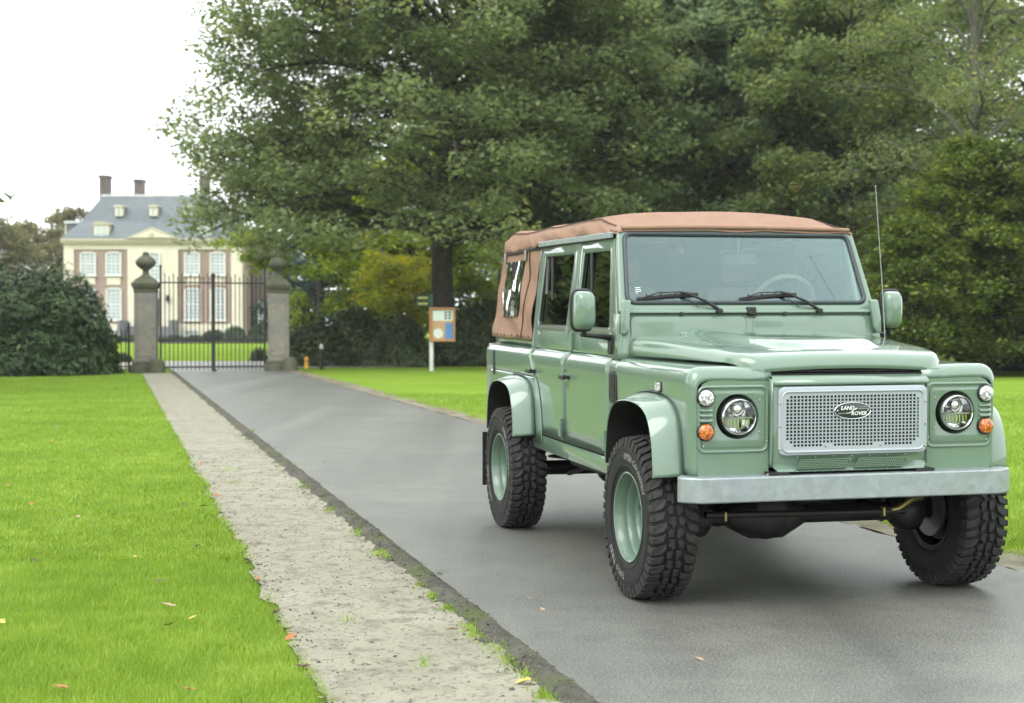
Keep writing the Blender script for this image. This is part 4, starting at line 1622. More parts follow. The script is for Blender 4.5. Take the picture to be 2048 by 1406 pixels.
    b = B().box(hxL - .072, WL - .004, hzL - .008, hxL + .072, WL + .03, hzL - .002)
    b.box(hxL - .062, WL + .012, hzL - .055, hxL + .0, WL + .02, hzL - .012)
    bp_('lamp_divider', b, 'steel', hl)
    b = B()
    for k in range(7):
        xx = hxL - .054 + k * .018
        b.box(xx - .003, WL - .002, hzL - .058 + abs(k - 3) * .006, xx + .003, WL + .03, hzL - .012)
    bp_('reflector_rib', b, 'chrome', hl, kind='stuff')
    b = B().lathe([(.0, -.026), (.03, -.025), (.057, -.020), (.077, -.0135)], 'y', (hxL, WL, hzL), 32)
    bp_('lens', b, 'lamp_glass', hl, smooth=80)
    # round side and turn lamps
    for (zc, m_, nm) in ((1.074, 'lens_clear', 'side_lamp'), (.912, 'lens_orange', 'turn_lamp')):
        b = B().lathe([(.044, .0), (.044, -.012), (.039, -.018)], 'y', (s * .742, WF - .002, zc), 28)
        lo_ = bp_(nm, b, 'black_plastic', smooth=60)
        b = B().lathe([(0, -.036), (.015, -.0355), (.028, -.033), (.035, -.028), (.0385, -.017)], 'y', (s * .742, WF - .002, zc), 28)
        bp_('lens', b, m_, lo_, smooth=60)
    # wheel arch flare and black liner
    for yc, dz, nm, top in ((0, 0, 'front', ARCH_TOP_F), (WB, -.045, 'rear', ARCH_TOP_R)):
        A1 = smooth_path(arch_curve('att', yc, dz), 4)
        A2 = smooth_path(arch_curve('lip', yc, dz), 4)
        rows = []
        for f, xo in ((0, .814), (.18, .842), (.45, .885), (.75, .925), (.93, .95), (1.0, .957), (1.03, .955), (1.06, .945)):
            bul = .006 * math.sin(min(1, f) * math.pi)
            r_ = []
            for i, (p1, p2) in enumerate(zip(A1, A2)):
                y = p1[0] + (p2[0] - p1[0]) * f
                z = p1[1] + (p2[1] - p1[1]) * f
                nx, nz = y - yc, z - (.62 + dz)
                ln = math.hypot(nx, nz) + 1e-6
                r_.append((s * xo, y + bul * nx / ln, z + bul * nz / ln))
            rows.append(r_)
        b = B().rows(rows)
        bp_('wheel_arch', b, 'paint', smooth=60, solid=.005)
        rows = []
        for xo, k in ((.953, .985), (.80, 1.0), (.45, 1.0)):
            rows.append([(s * xo, yc + (p_[0] - yc) * k, p_[1] - .006) for p_ in A2])
        b = B().rows(rows)
        b.add([(s * .45, p_[0], p_[1] - .006) for p_ in A2], [tuple(range(len(A2)))])
        bp_('wheel_well', b, 'black_gap', smooth=60)
        # outline seal between flare and wing
        b = B().tube([(s * .8175, p_[0] + (p_[0] - yc) * .008, p_[1] + .003) for p_ in A1], .0035, 5)
        bp_('arch_seal', b, 'seal_rubber', smooth=60)
    # wing side vent and repeater
    b = B()
    vo = rpoly([(.735, 1.14), (.735, .985), (.66, .965), (.605, .99), (.61, 1.13), (.64, 1.15)], .015, 3)
    b.add(*plate([vo], lambda a, c, d: (s * (.8195 + d), a, c), .008, .002))
    vn = bp_('side_vent', b, 'black_plastic', smooth=30)
    b = B()
    for k in range(9):
        b.box(s * .822, .625, .995 + k * .016, s * .829, .72, 1.003 + k * .016)
    bp_('vent_slat', b, 'black_plastic', vn, smooth=0)
    b = B()
    b.add(*plate([rrect(-.115, 1.083, -.06, 1.125, .012, 4)], lambda a, c, d: (s * (.826 + d), a, c), .018, .004))
    rp = bp_('side_repeater', b, 'lens_clear', smooth=40)
    b = B()
    b.add(*plate([rrect(-.12, 1.078, -.055, 1.13, .014, 4)], lambda a, c, d: (s * (.820 + d), a, c), .006, .001))
    bp_('repeater_base', b, 'black_plastic', rp, smooth=40)

    # ---- doors: lower skin with shoulder, upper frame with glass
    def ux(z):
        return .748 - .062 * (z - 1.222)
    ZLOW = .668
    rear_edge = lambda z: float(np.interp(z, [.66, .80, .92, 1.02, 1.10, 1.17, 1.222], [2.19, 2.215, 2.255, 2.32, 2.40, 2.47, 2.52]))
    f0 = lambda z: yd(z) + .008
    f1 = lambda z: 1.668 + .06 * max(0, (1.10 - z)) * 1.2 if z < 1.1 else 1.668
    zs = [ZLOW, .75, .85, .95, 1.05, 1.12] + [q[0] for q in SH]
    for nm, y0f, y1f, w0, w1 in (('front_door', f0, lambda z: f1(z) - .006, (.97, 1.545), (.735, 1.665)),
                                 ('rear_door', lambda z: f1(z) + .006, rear_edge, (1.80, 2.46), (1.672, 2.575))):
        b = B().rows(side_rows(s, zs, y0f, y1f, 12))
        # rear edge of the upper part follows the body tilt; the upper frame is a plate with a rounded window
        ytop0, ytop1 = (w1[0] + .215, w1[1] - .06) if nm == 'front_door' else (w1[0] - .06, w1[1] - .085)
        door = bp_(nm, b, 'paint', smooth=50, solid=.01)
        uo = [(w1[0], 1.222), (w1[1], 1.222), (ytop1, 1.888), (ytop0, 1.888)]
        wo_ = rpoly([(w0[0] - (.03 if nm == 'front_door' else -.09), 1.375), (w0[1] + (.06 if nm == 'front_door' else .07), 1.375), (w0[1] - .03, 1.822), (w0[0] + .04, 1.822)], .035)
        if nm == 'rear_door':
            wo_ = rpoly([(1.845, 1.372), (2.52, 1.372), (2.415, 1.824), (1.735, 1.824)], .035)
            uo = [(1.680, 1.222), (2.585, 1.222), (2.497, 1.888), (1.612, 1.888)]
        else:
            wo_ = rpoly([(.955, 1.372), (1.615, 1.372), (1.530, 1.822), (1.015, 1.822)], .035)
            uo = [(.742, 1.222), (1.666, 1.222), (1.600, 1.888), (.955, 1.888)]
        fnx = lambda a, c, d: (s * (ux(c) + d), a, c)
        b = B()
        b.add(*plate([uo, wo_], fnx, .03, .003))
        bp_('door_top', b, 'paint', door, smooth=30)
        b = B()
        b.add(*plate([wo_], lambda a, c, d: (s * (ux(c) - .008 + d), a, c), .004))
        bp_('window_glass', b, 'side_glass', door, smooth=0)
        b = B().tube([fnx(a, c, .004) for a, c in wo_], .007, 6, closed=True)
        bp_('window_seal', b, 'black_plastic', door, smooth=60)
        ym = 2.28 if nm == 'rear_door' else 1.40
        b = B().box(s * (ux(1.6) - .012), ym - .02, 1.37, s * (ux(1.6) - .002), ym + .02, 1.825)
        bp_('window_divider', b, 'black_plastic', door, smooth=0)
        b = B()
        ya, yb_ = (1.84, 2.525) if nm == 'rear_door' else (.95, 1.62)
        b.box(s * (ux(1.36) + .012), ya, 1.352, s * (ux(1.36) + .022), yb_, 1.372)
        b.box(s * (ux(1.36) + .012), ya, 1.338, s * (ux(1.36) + .018), yb_, 1.348)
        bp_('waist_trim', b, 'steel', door, smooth=0)
        # handle
        yh = 2.40 if nm == 'rear_door' else 1.59
        b = B()
        b.add(*plate([rrect(yh - .055, 1.055, yh + .045, 1.082, .008, 3)], lambda a, c, d: (s * (.855 + d + .004 * math.cos((a - yh) * 30)), a, c), .014, .004))
        b.box(s * .815, yh - .05, 1.058, s * .85, yh - .02, 1.08)
        b.box(s * .815, yh + .015, 1.058, s * .85, yh + .04, 1.08)
        b.lathe([(.014, 0), (.014, .03), (0, .032)], 'x', (s * .82, yh + .065, 1.07), 10)
        b.lathe([(.028, 0), (.028, .004), (0, .005)], 'x', (s * .8165, yh, 1.02), 12)
        bp_('door_handle', b, 'black_plastic', door, smooth=40)
        # hinges
        for (yy, zz, ex) in ((1.70 if nm == 'rear_door' else .80, .755, .817), (1.665 if nm == 'rear_door' else .79, 1.285, ux(1.285) + .015)):
            b = B()
            b.add(*plate([rrect(yy - .03, zz - .05, yy + .055, zz + .05, .012, 3)], lambda a, c, d: (s * (ex + .006 + d), a, c), .012, .003))
            b.lathe([(.0, -.056), (.013, -.055), (.013, .055), (0, .056)], 'z', (s * (ex + .018), yy - .022, zz), 10)
            for dz in (-.03, .0, .03):
                b.lathe([(.007, 0), (.006, s * .006), (0, s * .007)], 'x', (s * (ex + .012), yy + .03, zz + dz), 8)
            bp_('door_hinge', b, 'paint', door, smooth=40)
    # ---- rear body side
    tub1 = [.60, .70, .80, .90, .96, .985, 1.0, 1.015, 1.027]
    b = B()
    b.rows(side_rows(s, tub1, lambda z: rear_edge(z) + .010, lambda z: arch_y('att', WB, -.045, z, -1), 7))
    b.rows(side_rows(s, [.60] + tub1[1:], lambda z: arch_y('att', WB, -.045, z, 1), lambda z: 3.775, 7))
    b.rows(side_rows(s, [1.027, 1.06, 1.10] + [q[0] for q in SH], lambda z: rear_edge(z) + .010, lambda z: 3.775, 20))
    b.rows([[(s * x_, 2.53 + (3.775 - 2.53) * k / 8, z_) for k in range(9)] for x_, z_ in ((.745, 1.221), (.742, 1.30))])
    bp_('rear_quarter', b, 'paint', smooth=50, solid=.006)
    b = B()
    b.add(*plate([rrect(3.50, .99, 3.56, 1.17, .028, 5)], lambda a, c, d: (s * (.8165 + d), a, c), .004))
    bp_('filler_recess', b, 'black_gap', smooth=0)
    # ---- sill
    b = B()
    b.add(*plate([[(.42, .562), (2.48, .562), (2.48, .60), (2.48, .655), (.42, .655)]], lambda a, c, d: (s * (.795 + d), a, c), .022, .003))
    bp_('sill', b, 'paint', smooth=30)
    # ---- mudflap
    b = B().box(s * .71, 3.26, .24, s * .965, 3.272, .62)
    mk('mudflap', b, 'rubber', CAR, smooth=0)
    # ---- windscreen hinge bracket
    b = B()
    o_ = rpoly([(-.033, .065), (.033, .065), (.028, -.10), (.012, -.125), (-.022, -.125), (-.03, -.05)], .014, 4)
    b.add(*plate([o_], lambda a, c, d: (s * (.752 - a * .8 - c * .10), .672 + d - .02 + (c if c > 0 else 0) * .35, 1.475 + c), .035, .008))
    bp_('screen_hinge', b, 'paint', smooth=40)
    # ---- mirror
    mx, my, mz = s * .982, .72, 1.482
    if s > 0:
        mx = .880
    b = B()
    w2, h2 = .056, .106

    def mir(a, bb):
        th = a * 2 * math.pi
        k = [(1.0, .0), (1.0, -.02), (.97, -.04), (.86, -.066), (.6, -.078), (0.02, -.08)][int(round(bb * 5))]
        e = 5.0
        c_, s_ = math.cos(th), math.sin(th)
        r_ = (abs(c_) ** e + abs(s_) ** e) ** (-1 / e)
        return (mx + w2 * k[0] * c_ * r_ + k[1] * .12 * s, my + k[1], mz + h2 * k[0] * s_ * r_)
    b.grid(36, 6, mir, cu=True)
    mh = bp_('door_mirror', b, 'paint', smooth=60)
    b = B()
    ring = []
    for k in range(36):
        th = k / 36 * 2 * math.pi
        c_, s_ = math.cos(th), math.sin(th)
        r_ = (abs(c_) ** 5 + abs(s_) ** 5) ** (-1 / 5)
        ring.append((mx + (w2 + .003) * c_ * r_, my + .008, mz + (h2 + .003) * s_ * r_))
    b.tube(ring, .011, 8, closed=True)
    b.add([tuple(p_) for p_ in ring], [tuple(range(36))])
    bp_('mirror_rim', b, 'black_plastic', mh, smooth=60)
    b = B()
    b.tube([(mx - s * .01, my - .01, mz - h2 + .01), (mx - s * .01, my + .0, mz - h2 - .03)], .013, 8)
    b.tube([(mx + s * .01, my + .0, mz - h2 - .028), (s * .85, my + .04, 1.335), (s * .79, my + .07, 1.325)], [.014, .02, .026], 8, flat=.8)
    b.box(s * .775, my + .04, 1.235, s * .805, my + .10, 1.335)
    b.box(s * .76, my + .075, 1.24, s * .79, my + .12, 1.33)
    bp_('mirror_arm', b, 'black_plastic', mh, smooth=40, bevel=.004)

# ---- inner shell so that gaps read dark
b = B().box(-.80, .83, .60, .80, 2.40, 1.20)
b.box(-.40, -.46, .62, .40, .70, 1.15)
b.box(-.735, 2.42, .62, .735, 3.7, 1.20)
bp_('inner_shell', b, 'black_gap', smooth=0)
b = B().box(-.8, 3.72, .64, .8, 3.778, 1.215)
bp_('tailgate', b, 'paint', smooth=0, bevel=.01)

# ---- bonnet
def bonnet_half(y):
    return float(np.interp(y, [-.505, -.49, -.46, -.42, -.36, -.2, .1, .60], [.435, .468, .512, .548, .572, .602, .648, .742]))


def bonnet_pt(a, bb):
    # a across -1..1 with skirts, bb along front..rear
    y = -.505 + (.60 + .505) * bb
    ta = (a - .5) * 2
    W_ = bonnet_half(y)
    k = abs(ta)
    sg = 1 if ta >= 0 else -1
    zc = float(np.interp(y, [-.505, -.500, -.49, -.475, -.45, -.40, -.2, .6], [1.190, 1.217, 1.239, 1.255, 1.267, 1.277, 1.296, 1.338]))
    zl = float(np.interp(y, [-.505, -.49, -.46, -.42, -.36, .6], [1.187, 1.188, 1.199, 1.224, 1.233, 1.235]))
    rr = .05
    if k <= .80:
        x = k / .80 * (W_ - rr * .9)
        z = zc + .016 * (1 - (x / W_) ** 2)
        # raised centre
        lim = float(np.interp(y, [-.42, -.28, .0, .58], [.0, .25, .34, .40]))
        dy = max(0, min(1, (y + .40) / .18))
        e_ = max(0, min(1, (lim + .055 - x) / .085))
        e_ = e_ * e_ * (3 - 2 * e_)
        z += .034 * e_ * (dy * dy * (3 - 2 * dy))
    else:
        q_ = (k - .80) / .20
        if q_ < .6:
            an = q_ / .6 * math.pi / 2
            x = W_ - rr * .9 + rr * .9 * math.sin(an)
            z = zc + .016 * (1 - ((W_ - rr * .9) / W_) ** 2) - rr * (1 - math.cos(an)) * min(1, (zc - zl) / .06 + .05)
        else:
            x = W_
            z0_ = zc - rr * min(1, (zc - zl) / .06 + .05)
            z = z0_ + (zl - z0_) * (q_ - .6) / .4
            z = min(z, z0_)
    return (sg * x, y, z)


ycuts = sorted(set([0, .004, .012, .024, .042, .06, .08, .105, .13, .155, .18, .21, .24, .27, .31, .36, .42, .5, .6, .7, .8, .9, .97, 1.0]))
acuts = [0, .02, .04, .055, .07, .085, .10] + list(np.linspace(.13, .87, 41)) + [.90, .915, .93, .945, .96, .98, 1.0]
b = B().rows([[bonnet_pt(a, yb) for a in acuts] for yb in ycuts])
bon = bp_('bonnet', b, 'paint', smooth=60, solid=.006)
b = B().box(-.41, -.512, 1.176, .41, -.44, 1.184)
b.box(-.50, -.5, 1.19, .50, .55, 1.20)
bp_('bonnet_gap', b, 'black_gap', smooth=0)
for sx in (-.42, .42):
    b = B().box(sx - .035, .56, 1.325, sx + .035, .66, 1.345)
    b.lathe([(.014, -.04), (.014, .04)], 'x', (sx, .585, 1.35), 10, caps=True)
    bp_('bonnet_hinge', b, 'paint', smooth=40, bevel=.004)

# ---- grille panel and silver grille
b = B()
GYF = -.572
po = [(-.385, .712), (-.30, .712), (.30, .712), (.385, .712), (.415, .75), (.412, 1.138), (-.412, 1.138), (-.415, .75)]
b.add(*plate([po, rrect(-.345, .83, .345, 1.088, .03)], lambda a, c, d: (a, GYF + .012 + d + (abs(a) > .395) * .03, c), .02, .004))
gp = bp_('grille_panel', b, 'paint', smooth=30)
b = B()
for s in (-1, 1):
    b.rows([[(s * .409, GYF + .02, z_), (s * .417, -.50, z_)] for z_ in (.735, .9, 1.05, 1.160)])
b.rows([[(sx_, GYF + .0045, 1.132), (sx_, GYF + .010, 1.148), (sx_ * .995, GYF + .024, 1.164), (sx_ * .985, GYF + .045, 1.175), (sx_ * .98, -.49, 1.178)] for sx_ in (-.411, 0, .411)])
bp_('panel_return', b, 'paint', gp, smooth=30, solid=.003)
b = B().box(-.37, -.535, .76, .37, -.52, 1.16)
bp_('radiator', b, 'black_gap', gp, smooth=0)
# silver frame (rounded) and the square mesh
b = B()
b.add(*plate([rrect(-.392, .795, .392, 1.124, .038), rrect(-.362, .818, .362, 1.09, .012)], lambda a, c, d: (a, GYF - .006 + d, c), .008, .002))
gr = bp_('grille', b, 'silver_paint', smooth=30)
b = B()
NX, NZ = 37, 15
x0_, x1_, zb0, zt0 = -.362, .362, .818, 1.090
px_, pz_ = .0191, .01665
hw, hh = .0128, .0113
gx0, gz0 = -NX * px_ / 2, .833
xs, zs2 = [x0_], [zb0]
for i in range(NX):
    xs += [gx0 + i * px_ + (px_ - hw) / 2, gx0 + i * px_ + (px_ + hw) / 2]
for j in range(NZ):
    zs2 += [gz0 + j * pz_ + (pz_ - hh) / 2, gz0 + j * pz_ + (pz_ + hh) / 2]
xs.append(x1_)
zs2.append(zt0)
vid = {}


def vv(i, j):
    if (i, j) not in vid:
        vid[(i, j)] = len(b.v)
        b.v.append((xs[i], GYF - .007, zs2[j]))
    return vid[(i, j)]


for i in range(len(xs) - 1):
    for j in range(len(zs2) - 1):
        if i % 2 == 1 and j % 2 == 1:
            ci, cj = i // 2, j // 2
            solid_ = (cj == 0 and (ci < 2 or ci > NX - 3 or 9 < ci < 13 or NX - 14 < ci < NX - 10)) or (cj == 1 and (ci < 1 or ci > NX - 2)) or \
                     (cj == NZ - 1 and (ci < 1 or ci > NX - 2))
            if not solid_:
                continue
        b.f.append((vv(i, j), vv(i + 1, j), vv(i + 1, j + 1), vv(i, j + 1)))
bp_('grille_mesh', b, 'silver_paint', gr, smooth=0, solid=.0015, soff=0, kind='stuff')
b = B()
ro = []
for (x_, z_) in rpoly([(-.372, .81), (.372, .81), (.372, 1.10), (-.372, 1.10)], .035):
    ro.append((x_, GYF - .0105, z_))
b.tube(ro, .0045, 6, closed=True)
bp_('grille_bead', b, 'silver_paint', gr, smooth=60)
b = B()
for (x_, z_) in [(sx * .384, z_) for sx in (-1, 1) for z_ in (.825, .935, 1.045)] + [(-.145, .838), (.145, .838)]:
    b.lathe([(0, -.016), (.005, -.014), (.0075, -.009)], 'y', (x_, GYF, z_), 10)
bp_('grille_screw', b, 'steel', gr, kind='stuff')
# lower intake meshes
for sx in (-1, 1):
    b = B()
    o_ = [(-.295, .728), (-.035, .728), (-.012, .758), (-.022, .773), (-.272, .773)] if sx < 0 else [(.008, .728), (.262, .728), (.288, .758), (.278, .773), (.03, .773)]
    b.add(*plate([o_], lambda a, c, d: (a, GYF - .001 + d, c), .004))
    lg = bp_('intake', b, 'black_gap', gp, smooth=0)
    b = B()
    xl, xr = o_[0][0], o_[2][0]
    for k in range(6):
        z_ = .731 + k * .0082
        sk = (z_ - .728) * .5
        b.box(xl + sk, GYF - .0055, z_ - .0017, xr - .012, GYF - .0035, z_ + .0017)
    n_ = 22
    for k in range(n_ + 1):
        x_ = xl + (xr - xl - .02) * k / n_
        b.add([(x_ - .002, GYF - .0062, .728), (x_ + .002, GYF - .0062, .728), (x_ + .025, GYF - .0062, .773), (x_ + .021, GYF - .0062, .773)], [(0, 1, 2, 3)])
    bp_('intake_mesh', b, 'paint', gp, smooth=0, kind='stuff')
b = B()
for k in range(7):
    for z_ in (.786, .7165):
        b.lathe([(0, -.006), (.003, -.005), (.004, -.0015)], 'y', (-.29 + k * .095, GYF, z_), 6)
bp_('panel_rivet', b, 'steel', gp, kind='stuff')
# badge
bz, by = 1.005, GYF - .012
b = B()
b.add(*plate([circ(-.008, bz, .096, 40, .42)], lambda a, c, d: (a, by + d, c), .006, .001))
bd = bp_('oval_badge', b, 'badge_green', smooth=30)
b = B().tube([(x_, by - .003, z_) for x_, z_ in circ(-.008, bz, .0945, 40, .42)], .0022, 6, closed=True)
bp_('badge_rim', b, 'chrome', bd, smooth=60)
fb = lambda ox, oz: (lambda a, c, d: (ox + a, by - .0045 - d, oz + c))
b = B()
b.add(*text_mesh('LAND', .026, fb(-.036, bz + .0125), .0006, .22, .0002))
b.add(*text_mesh('ROVER', .026, fb(.024, bz - .0140), .0006, .22, .0002))
b.add([(-.008 + x_, by - .005, bz + z_) for x_, z_ in ((.006, .0125), (.026, .0125), (-.018, -.0125), (-.040, -.0125), (-.034, -.0105), (-.020, -.0105), (.016, .0105), (.006, .0105))],
      [(0, 1, 7), (1, 6, 7), (1, 2, 5, 6), (2, 3, 4, 5)])
bp_('badge_lettering', b, 'white_print', bd, smooth=0)
b = B()
b.add(*text_mesh('SOLIHULL', .009, fb(.048, bz + .018), .0005))
b.add(*text_mesh('WARWICKSHIRE', .008, fb(.050, bz + .009), .0005))
b.add(*text_mesh('ENGLAND', .009, fb(-.064, bz - .013), .0005))
bp_('badge_small_print', b, 'dim_print', bd, smooth=0)
b = B()
for x_ in (-.088, .072):
    b.lathe([(0, -.006), (.003, -.005), (.004, -.003)], 'y', (x_, by, bz), 8)
bp_('badge_rivet', b, 'chrome', bd, kind='stuff')

# ---- front bumper: galvanised channel with swept ends
path = [(-.885, -.49), (-.88, -.535), (-.80, -.60), (.80, -.60), (.88, -.535), (.885, -.49)]
path = [(-.878, -.515), (-.872, -.545), (-.79, -.605), (-.78, -.607), (.78, -.607), (.79, -.605), (.872, -.545), (.878, -.515)]
prof = [(.03, .578), (.006, .578), (.0, .584), (0, .64), (0, .694), (.006, .700), (.09, .700)]
rows = []
for (d_, z_) in prof:
    r_ = []
    for (x_, y_) in path:
        k = d_
        r_.append((x_ - (k * .6 if abs(x_) > .85 else 0) * (1 if x_ > 0 else -1), y_ + k, z_))
    rows.append(r_)
b = B().rows(rows)
bmp = bp_('front_bumper', b, 'galvanised', smooth=25, solid=.004, bevel=.003)
b = B()
for x_ in (-.43, -.38, .38, .43):
    b.lathe([(.012, 0), (.012, .006), (.008, .010), (0, .011)], 'z', (x_, -.56, .700), 6)
bp_('bumper_bolt', b, 'steel', bmp, kind='stuff')
b = B()
for x_ in (-.385, .385):
    b.box(x_ - .05, -.585, .585, x_ + .05, -.3, .715)
bp_('bumper_bracket', b, 'chassis_black', smooth=0)

# ---- scuttle and windscreen
def scut(a, bb):
    x = -.775 + 1.55 * a
    z = 1.215 + (1.462 - 1.215) * bb
    xx = x * (1.0 - .012 * bb) * (1.035 - .035 * bb)
    return (xx, .655 + .06 * (bb ** 1.5) * .6, z)


b = B().grid(21, 8, scut)
for s in (-1, 1):
    b.rows([[(s * .802 - s * .027 * k, .655 + .036 * k ** 1.5, 1.215 + .247 * k) for k in (0, .33, .66, 1)], [(s * .80 - s * .025 * k, .76 + .04 * k, 1.215 + .247 * k) for k in (0, .33, .66, 1)]])
sc_ = bp_('scuttle', b, 'paint', smooth=40, solid=.004)


def scy(z):
    return .655 + .036 * max(0, (z - 1.215) / .247) ** 1.5


for (xa, xb) in ((-.715, -.035), (.012, .70)):
    b = B()
    o_ = rpoly([(xa, 1.30), (xb, 1.30), (xb, 1.448), (xa, 1.448)], [0.01, .01, .035, .035])
    b.add(*plate([o_], lambda a, c, d: (a, scy(c) - .006 + d, c), .005, .002))
    bp_('vent_flap', b, 'paint', sc_, smooth=30)
    b = B().tube([(x_, scy(z_) - .004, z_) for x_, z_ in o_], .006, 6, closed=True)
    bp_('flap_seam', b, 'paint', sc_, smooth=60)
for x_ in (-.42, .20):
    bp_('washer_jet', B().lathe([(.0, -.016), (.012, -.014), (.014, 0)], 'y', (x_, .685, 1.462), 12), 'black_plastic', sc_)
b = B().box(-.028, .66, 1.452, .024, .70, 1.50)
bp_('screen_catch', b, 'black_plastic', sc_, bevel=.008)

SY0, SZ0, SY1, SZ1 = .70, 1.470, .912, 1.945
SL = math.hypot(SY1 - SY0, SZ1 - SZ0)
sy, sz = (SY1 - SY0) / SL, (SZ1 - SZ0) / SL


def scr(a, c, d):
    return (a, SY0 + c * sy - d * sz, SZ0 + c * sz + d * sy)


fo = rpoly([(-.775, 0), (.775, 0), (.722, SL), (-.722, SL)], [.012, .012, .06, .06], 6)
fi = rpoly([(-.728, .050), (.728, .050), (.690, SL - .034), (-.690, SL - .034)], .05, 6)
b = B()
b.add(*plate([fo, fi], lambda a, c, d: scr(a, c, d - .014), .045, .010))
wf = bp_('windscreen_frame', b, 'paint', smooth=40)
b = B().tube([scr(a, c, .006) for a, c in rpoly([(-.722, .054), (.722, .054), (.684, SL - .038), (-.684, SL - .038)], .05, 8)], .016, 8, closed=True, flat=.8)
bp_('windscreen_seal', b, 'seal_rubber', wf, smooth=60)
b = B()
b.add(*plate([fi], lambda a, c, d: scr(a, c, d + .002), .004))
bp_('windscreen', b, 'windscreen_glass', wf, smooth=0)
b = B()
b.tube([scr(-.74, -.004, .01), scr(.74, -.004, .01)], .016, 10)
bp_('frame_lower_tube', b, 'paint', wf, smooth=60)
b = B().box(-.74, .674, 1.4615, .74, .70, 1.467)
bp_('frame_gap_seal', b, 'black_gap', wf, smooth=0)
# etched mark in the corner of the glass
b = B()
for k in range(4):
    a0 = -.665
    b.add([scr(a0, .15 - k * .011, .006), scr(a0 + .032 - (k == 3) * .02, .15 - k * .011, .006), scr(a0 + .032 - (k == 3) * .02, .145 - k * .011, .006), scr(a0, .145 - k * .011, .006)], [(0, 1, 2, 3)])
bp_('glass_etching', b, 'paper', wf, smooth=0)
# wipers
for k, (xp, xe0, xe1) in enumerate(((-.20, -.665, -.30), (.405, -.055, .295))):
    pv = scr(xp, .012, .02)
    b = B().lathe([(.0, -.045), (.015, -.042), (.017, 0), (.012, .02)], 'y', (pv[0], pv[1] - .005, pv[2] - .012), 12)
    wp = bp_('wiper', b, 'black_plastic', smooth=50)
    mid = scr(xp - .215, .112, .032)
    b = B().tube([pv, scr(xp - .07, .045, .045), scr(xp - .16, .092, .04), mid], [.011, .009, .005, .005], 8)
    b.tube([mid, scr(xp - .11, .02, .02)], .002, 4)
    bp_('wiper_arm', b, 'black_plastic', wp, smooth=50)
    b = B()
    b.tube([scr(xe0, .075, .012), scr((xe0 + xe1) / 2, .095, .014), scr(xe1, .104, .012)], .0055, 6, flat=2.0)
    b.tube([scr(xe0 + .04, .082, .022), scr((xe0 + xe1) / 2 - .06, .106, .03), scr((xe0 + xe1) / 2 + .08, .112, .03), scr(xe1 - .03, .106, .02)], .004, 6)
    for q_ in (.15, .38, .62, .85):
        xx = xe0 + (xe1 - xe0) * q_
        b.tube([scr(xx, .086 + .02 * q_, .012), scr(xx, .096 + .016 * q_, .026)], .004, 5)
    bp_('wiper_blade', b, 'black_plastic', wp, smooth=50)
# aerial on the left wing, inside mirror, dash, wheel, seats
b = B().lathe([(.02, 0), (.018, .02), (.006, .05)], 'z', (.735, .50, 1.222), 12)
ae = bp_('aerial', b, 'black_plastic', smooth=50)
b = B().tube([(.737, .50, 1.24), (.712, .50, 1.62), (.672, .51, 2.17)], [.0026, .0022, .0016], 6)
b.lathe([(0, -.006), (.006, 0), (0, .007)], 'z', (.672, .51, 2.175), 8)
bp_('aerial_mast', b, 'steel', ae, smooth=60)
b = B()
b.grid(24, 6, lambda a, c: (-.70 + 1.4 * a, .76 + .30 * c, 1.44 + .05 * math.sin(c * math.pi) + (.05 * math.exp(-((a - .78) / .14) ** 2)) * c))
bp_('dashboard', b, 'tan_leather', smooth=60, solid=.08)
b = B()
cxw, cyw, czw, rw = .40, 1.16, 1.50, .20
ring = [(cxw + rw * math.cos(t), cyw - rw * .42 * math.sin(t), czw + rw * .9 * math.sin(t)) for t in np.linspace(0, 2 * math.pi, 33)[:-1]]
b.tube(ring, .015, 8, closed=True)
for t in (0.2, math.pi - .2, -math.pi / 2):
    b.tube([(cxw, cyw, czw - .02), (cxw + rw * math.cos(t), cyw - rw * .42 * math.sin(t), czw + rw * .9 * math.sin(t))], .012, 6)
b.tube([(cxw, cyw, czw - .02), (cxw, cyw - .25, czw - .14)], .03, 8)
bp_('steering_wheel', b, 'tan_leather', smooth=60)
for sx in (-.40, .40):
    b = B()
    b.add(*plate([rrect(sx - .24, 1.20, sx + .24, 1.62, .09)], lambda a, c, d: (a, 1.75 + d + (c - 1.3) * .25, c), .10, .03))
    st = bp_('front_seat', b, 'tan_leather', smooth=40)
    b = B()
    b.add(*plate([rrect(sx - .13, 1.65, sx + .13, 1.80, .05)], lambda a, c, d: (a, 1.86 + d, c), .08, .025))
    bp_('head_rest', b, 'tan_leather', st, smooth=40)
b = B().box(-.09, .865, 1.74, .11, .885, 1.80)
b.tube([(.0, .88, 1.80), (.02, .92, 1.92)], .008, 6)
bp_('inside_mirror', b, 'interior', bevel=.008)
b = B().box(-.72, 2.4, 1.2, .72, 2.46, 1.85)
bp_('rear_seat_back', b, 'interior', smooth=0)

# ---- canvas top
HOOPS = [(.905, 1.945, .012), (1.30, 2.038, .03), (2.5, 2.036, .03), (3.50, 2.032, .03)]


def roof_z(y, x):
    zs_ = float(np.interp(y, [.885, .905, .93, 1.05, 1.30, 1.65, 1.9, 2.2, 2.5, 2.8, 3.1, 3.5, 3.6, 3.66], [1.930, 1.948, 1.953, 1.975, 2.036, 2.026, 2.022, 2.026, 2.036, 2.024, 2.022, 2.032, 2.012, 1.975]))
    cr = float(np.interp(y, [.885, 1.0, 1.30, 1.9, 2.5, 3.0, 3.5, 3.66], [.004, .014, .032, .016, .03, .014, .028, .02]))
    return zs_ + cr * (1 - (x / .66) ** 2)


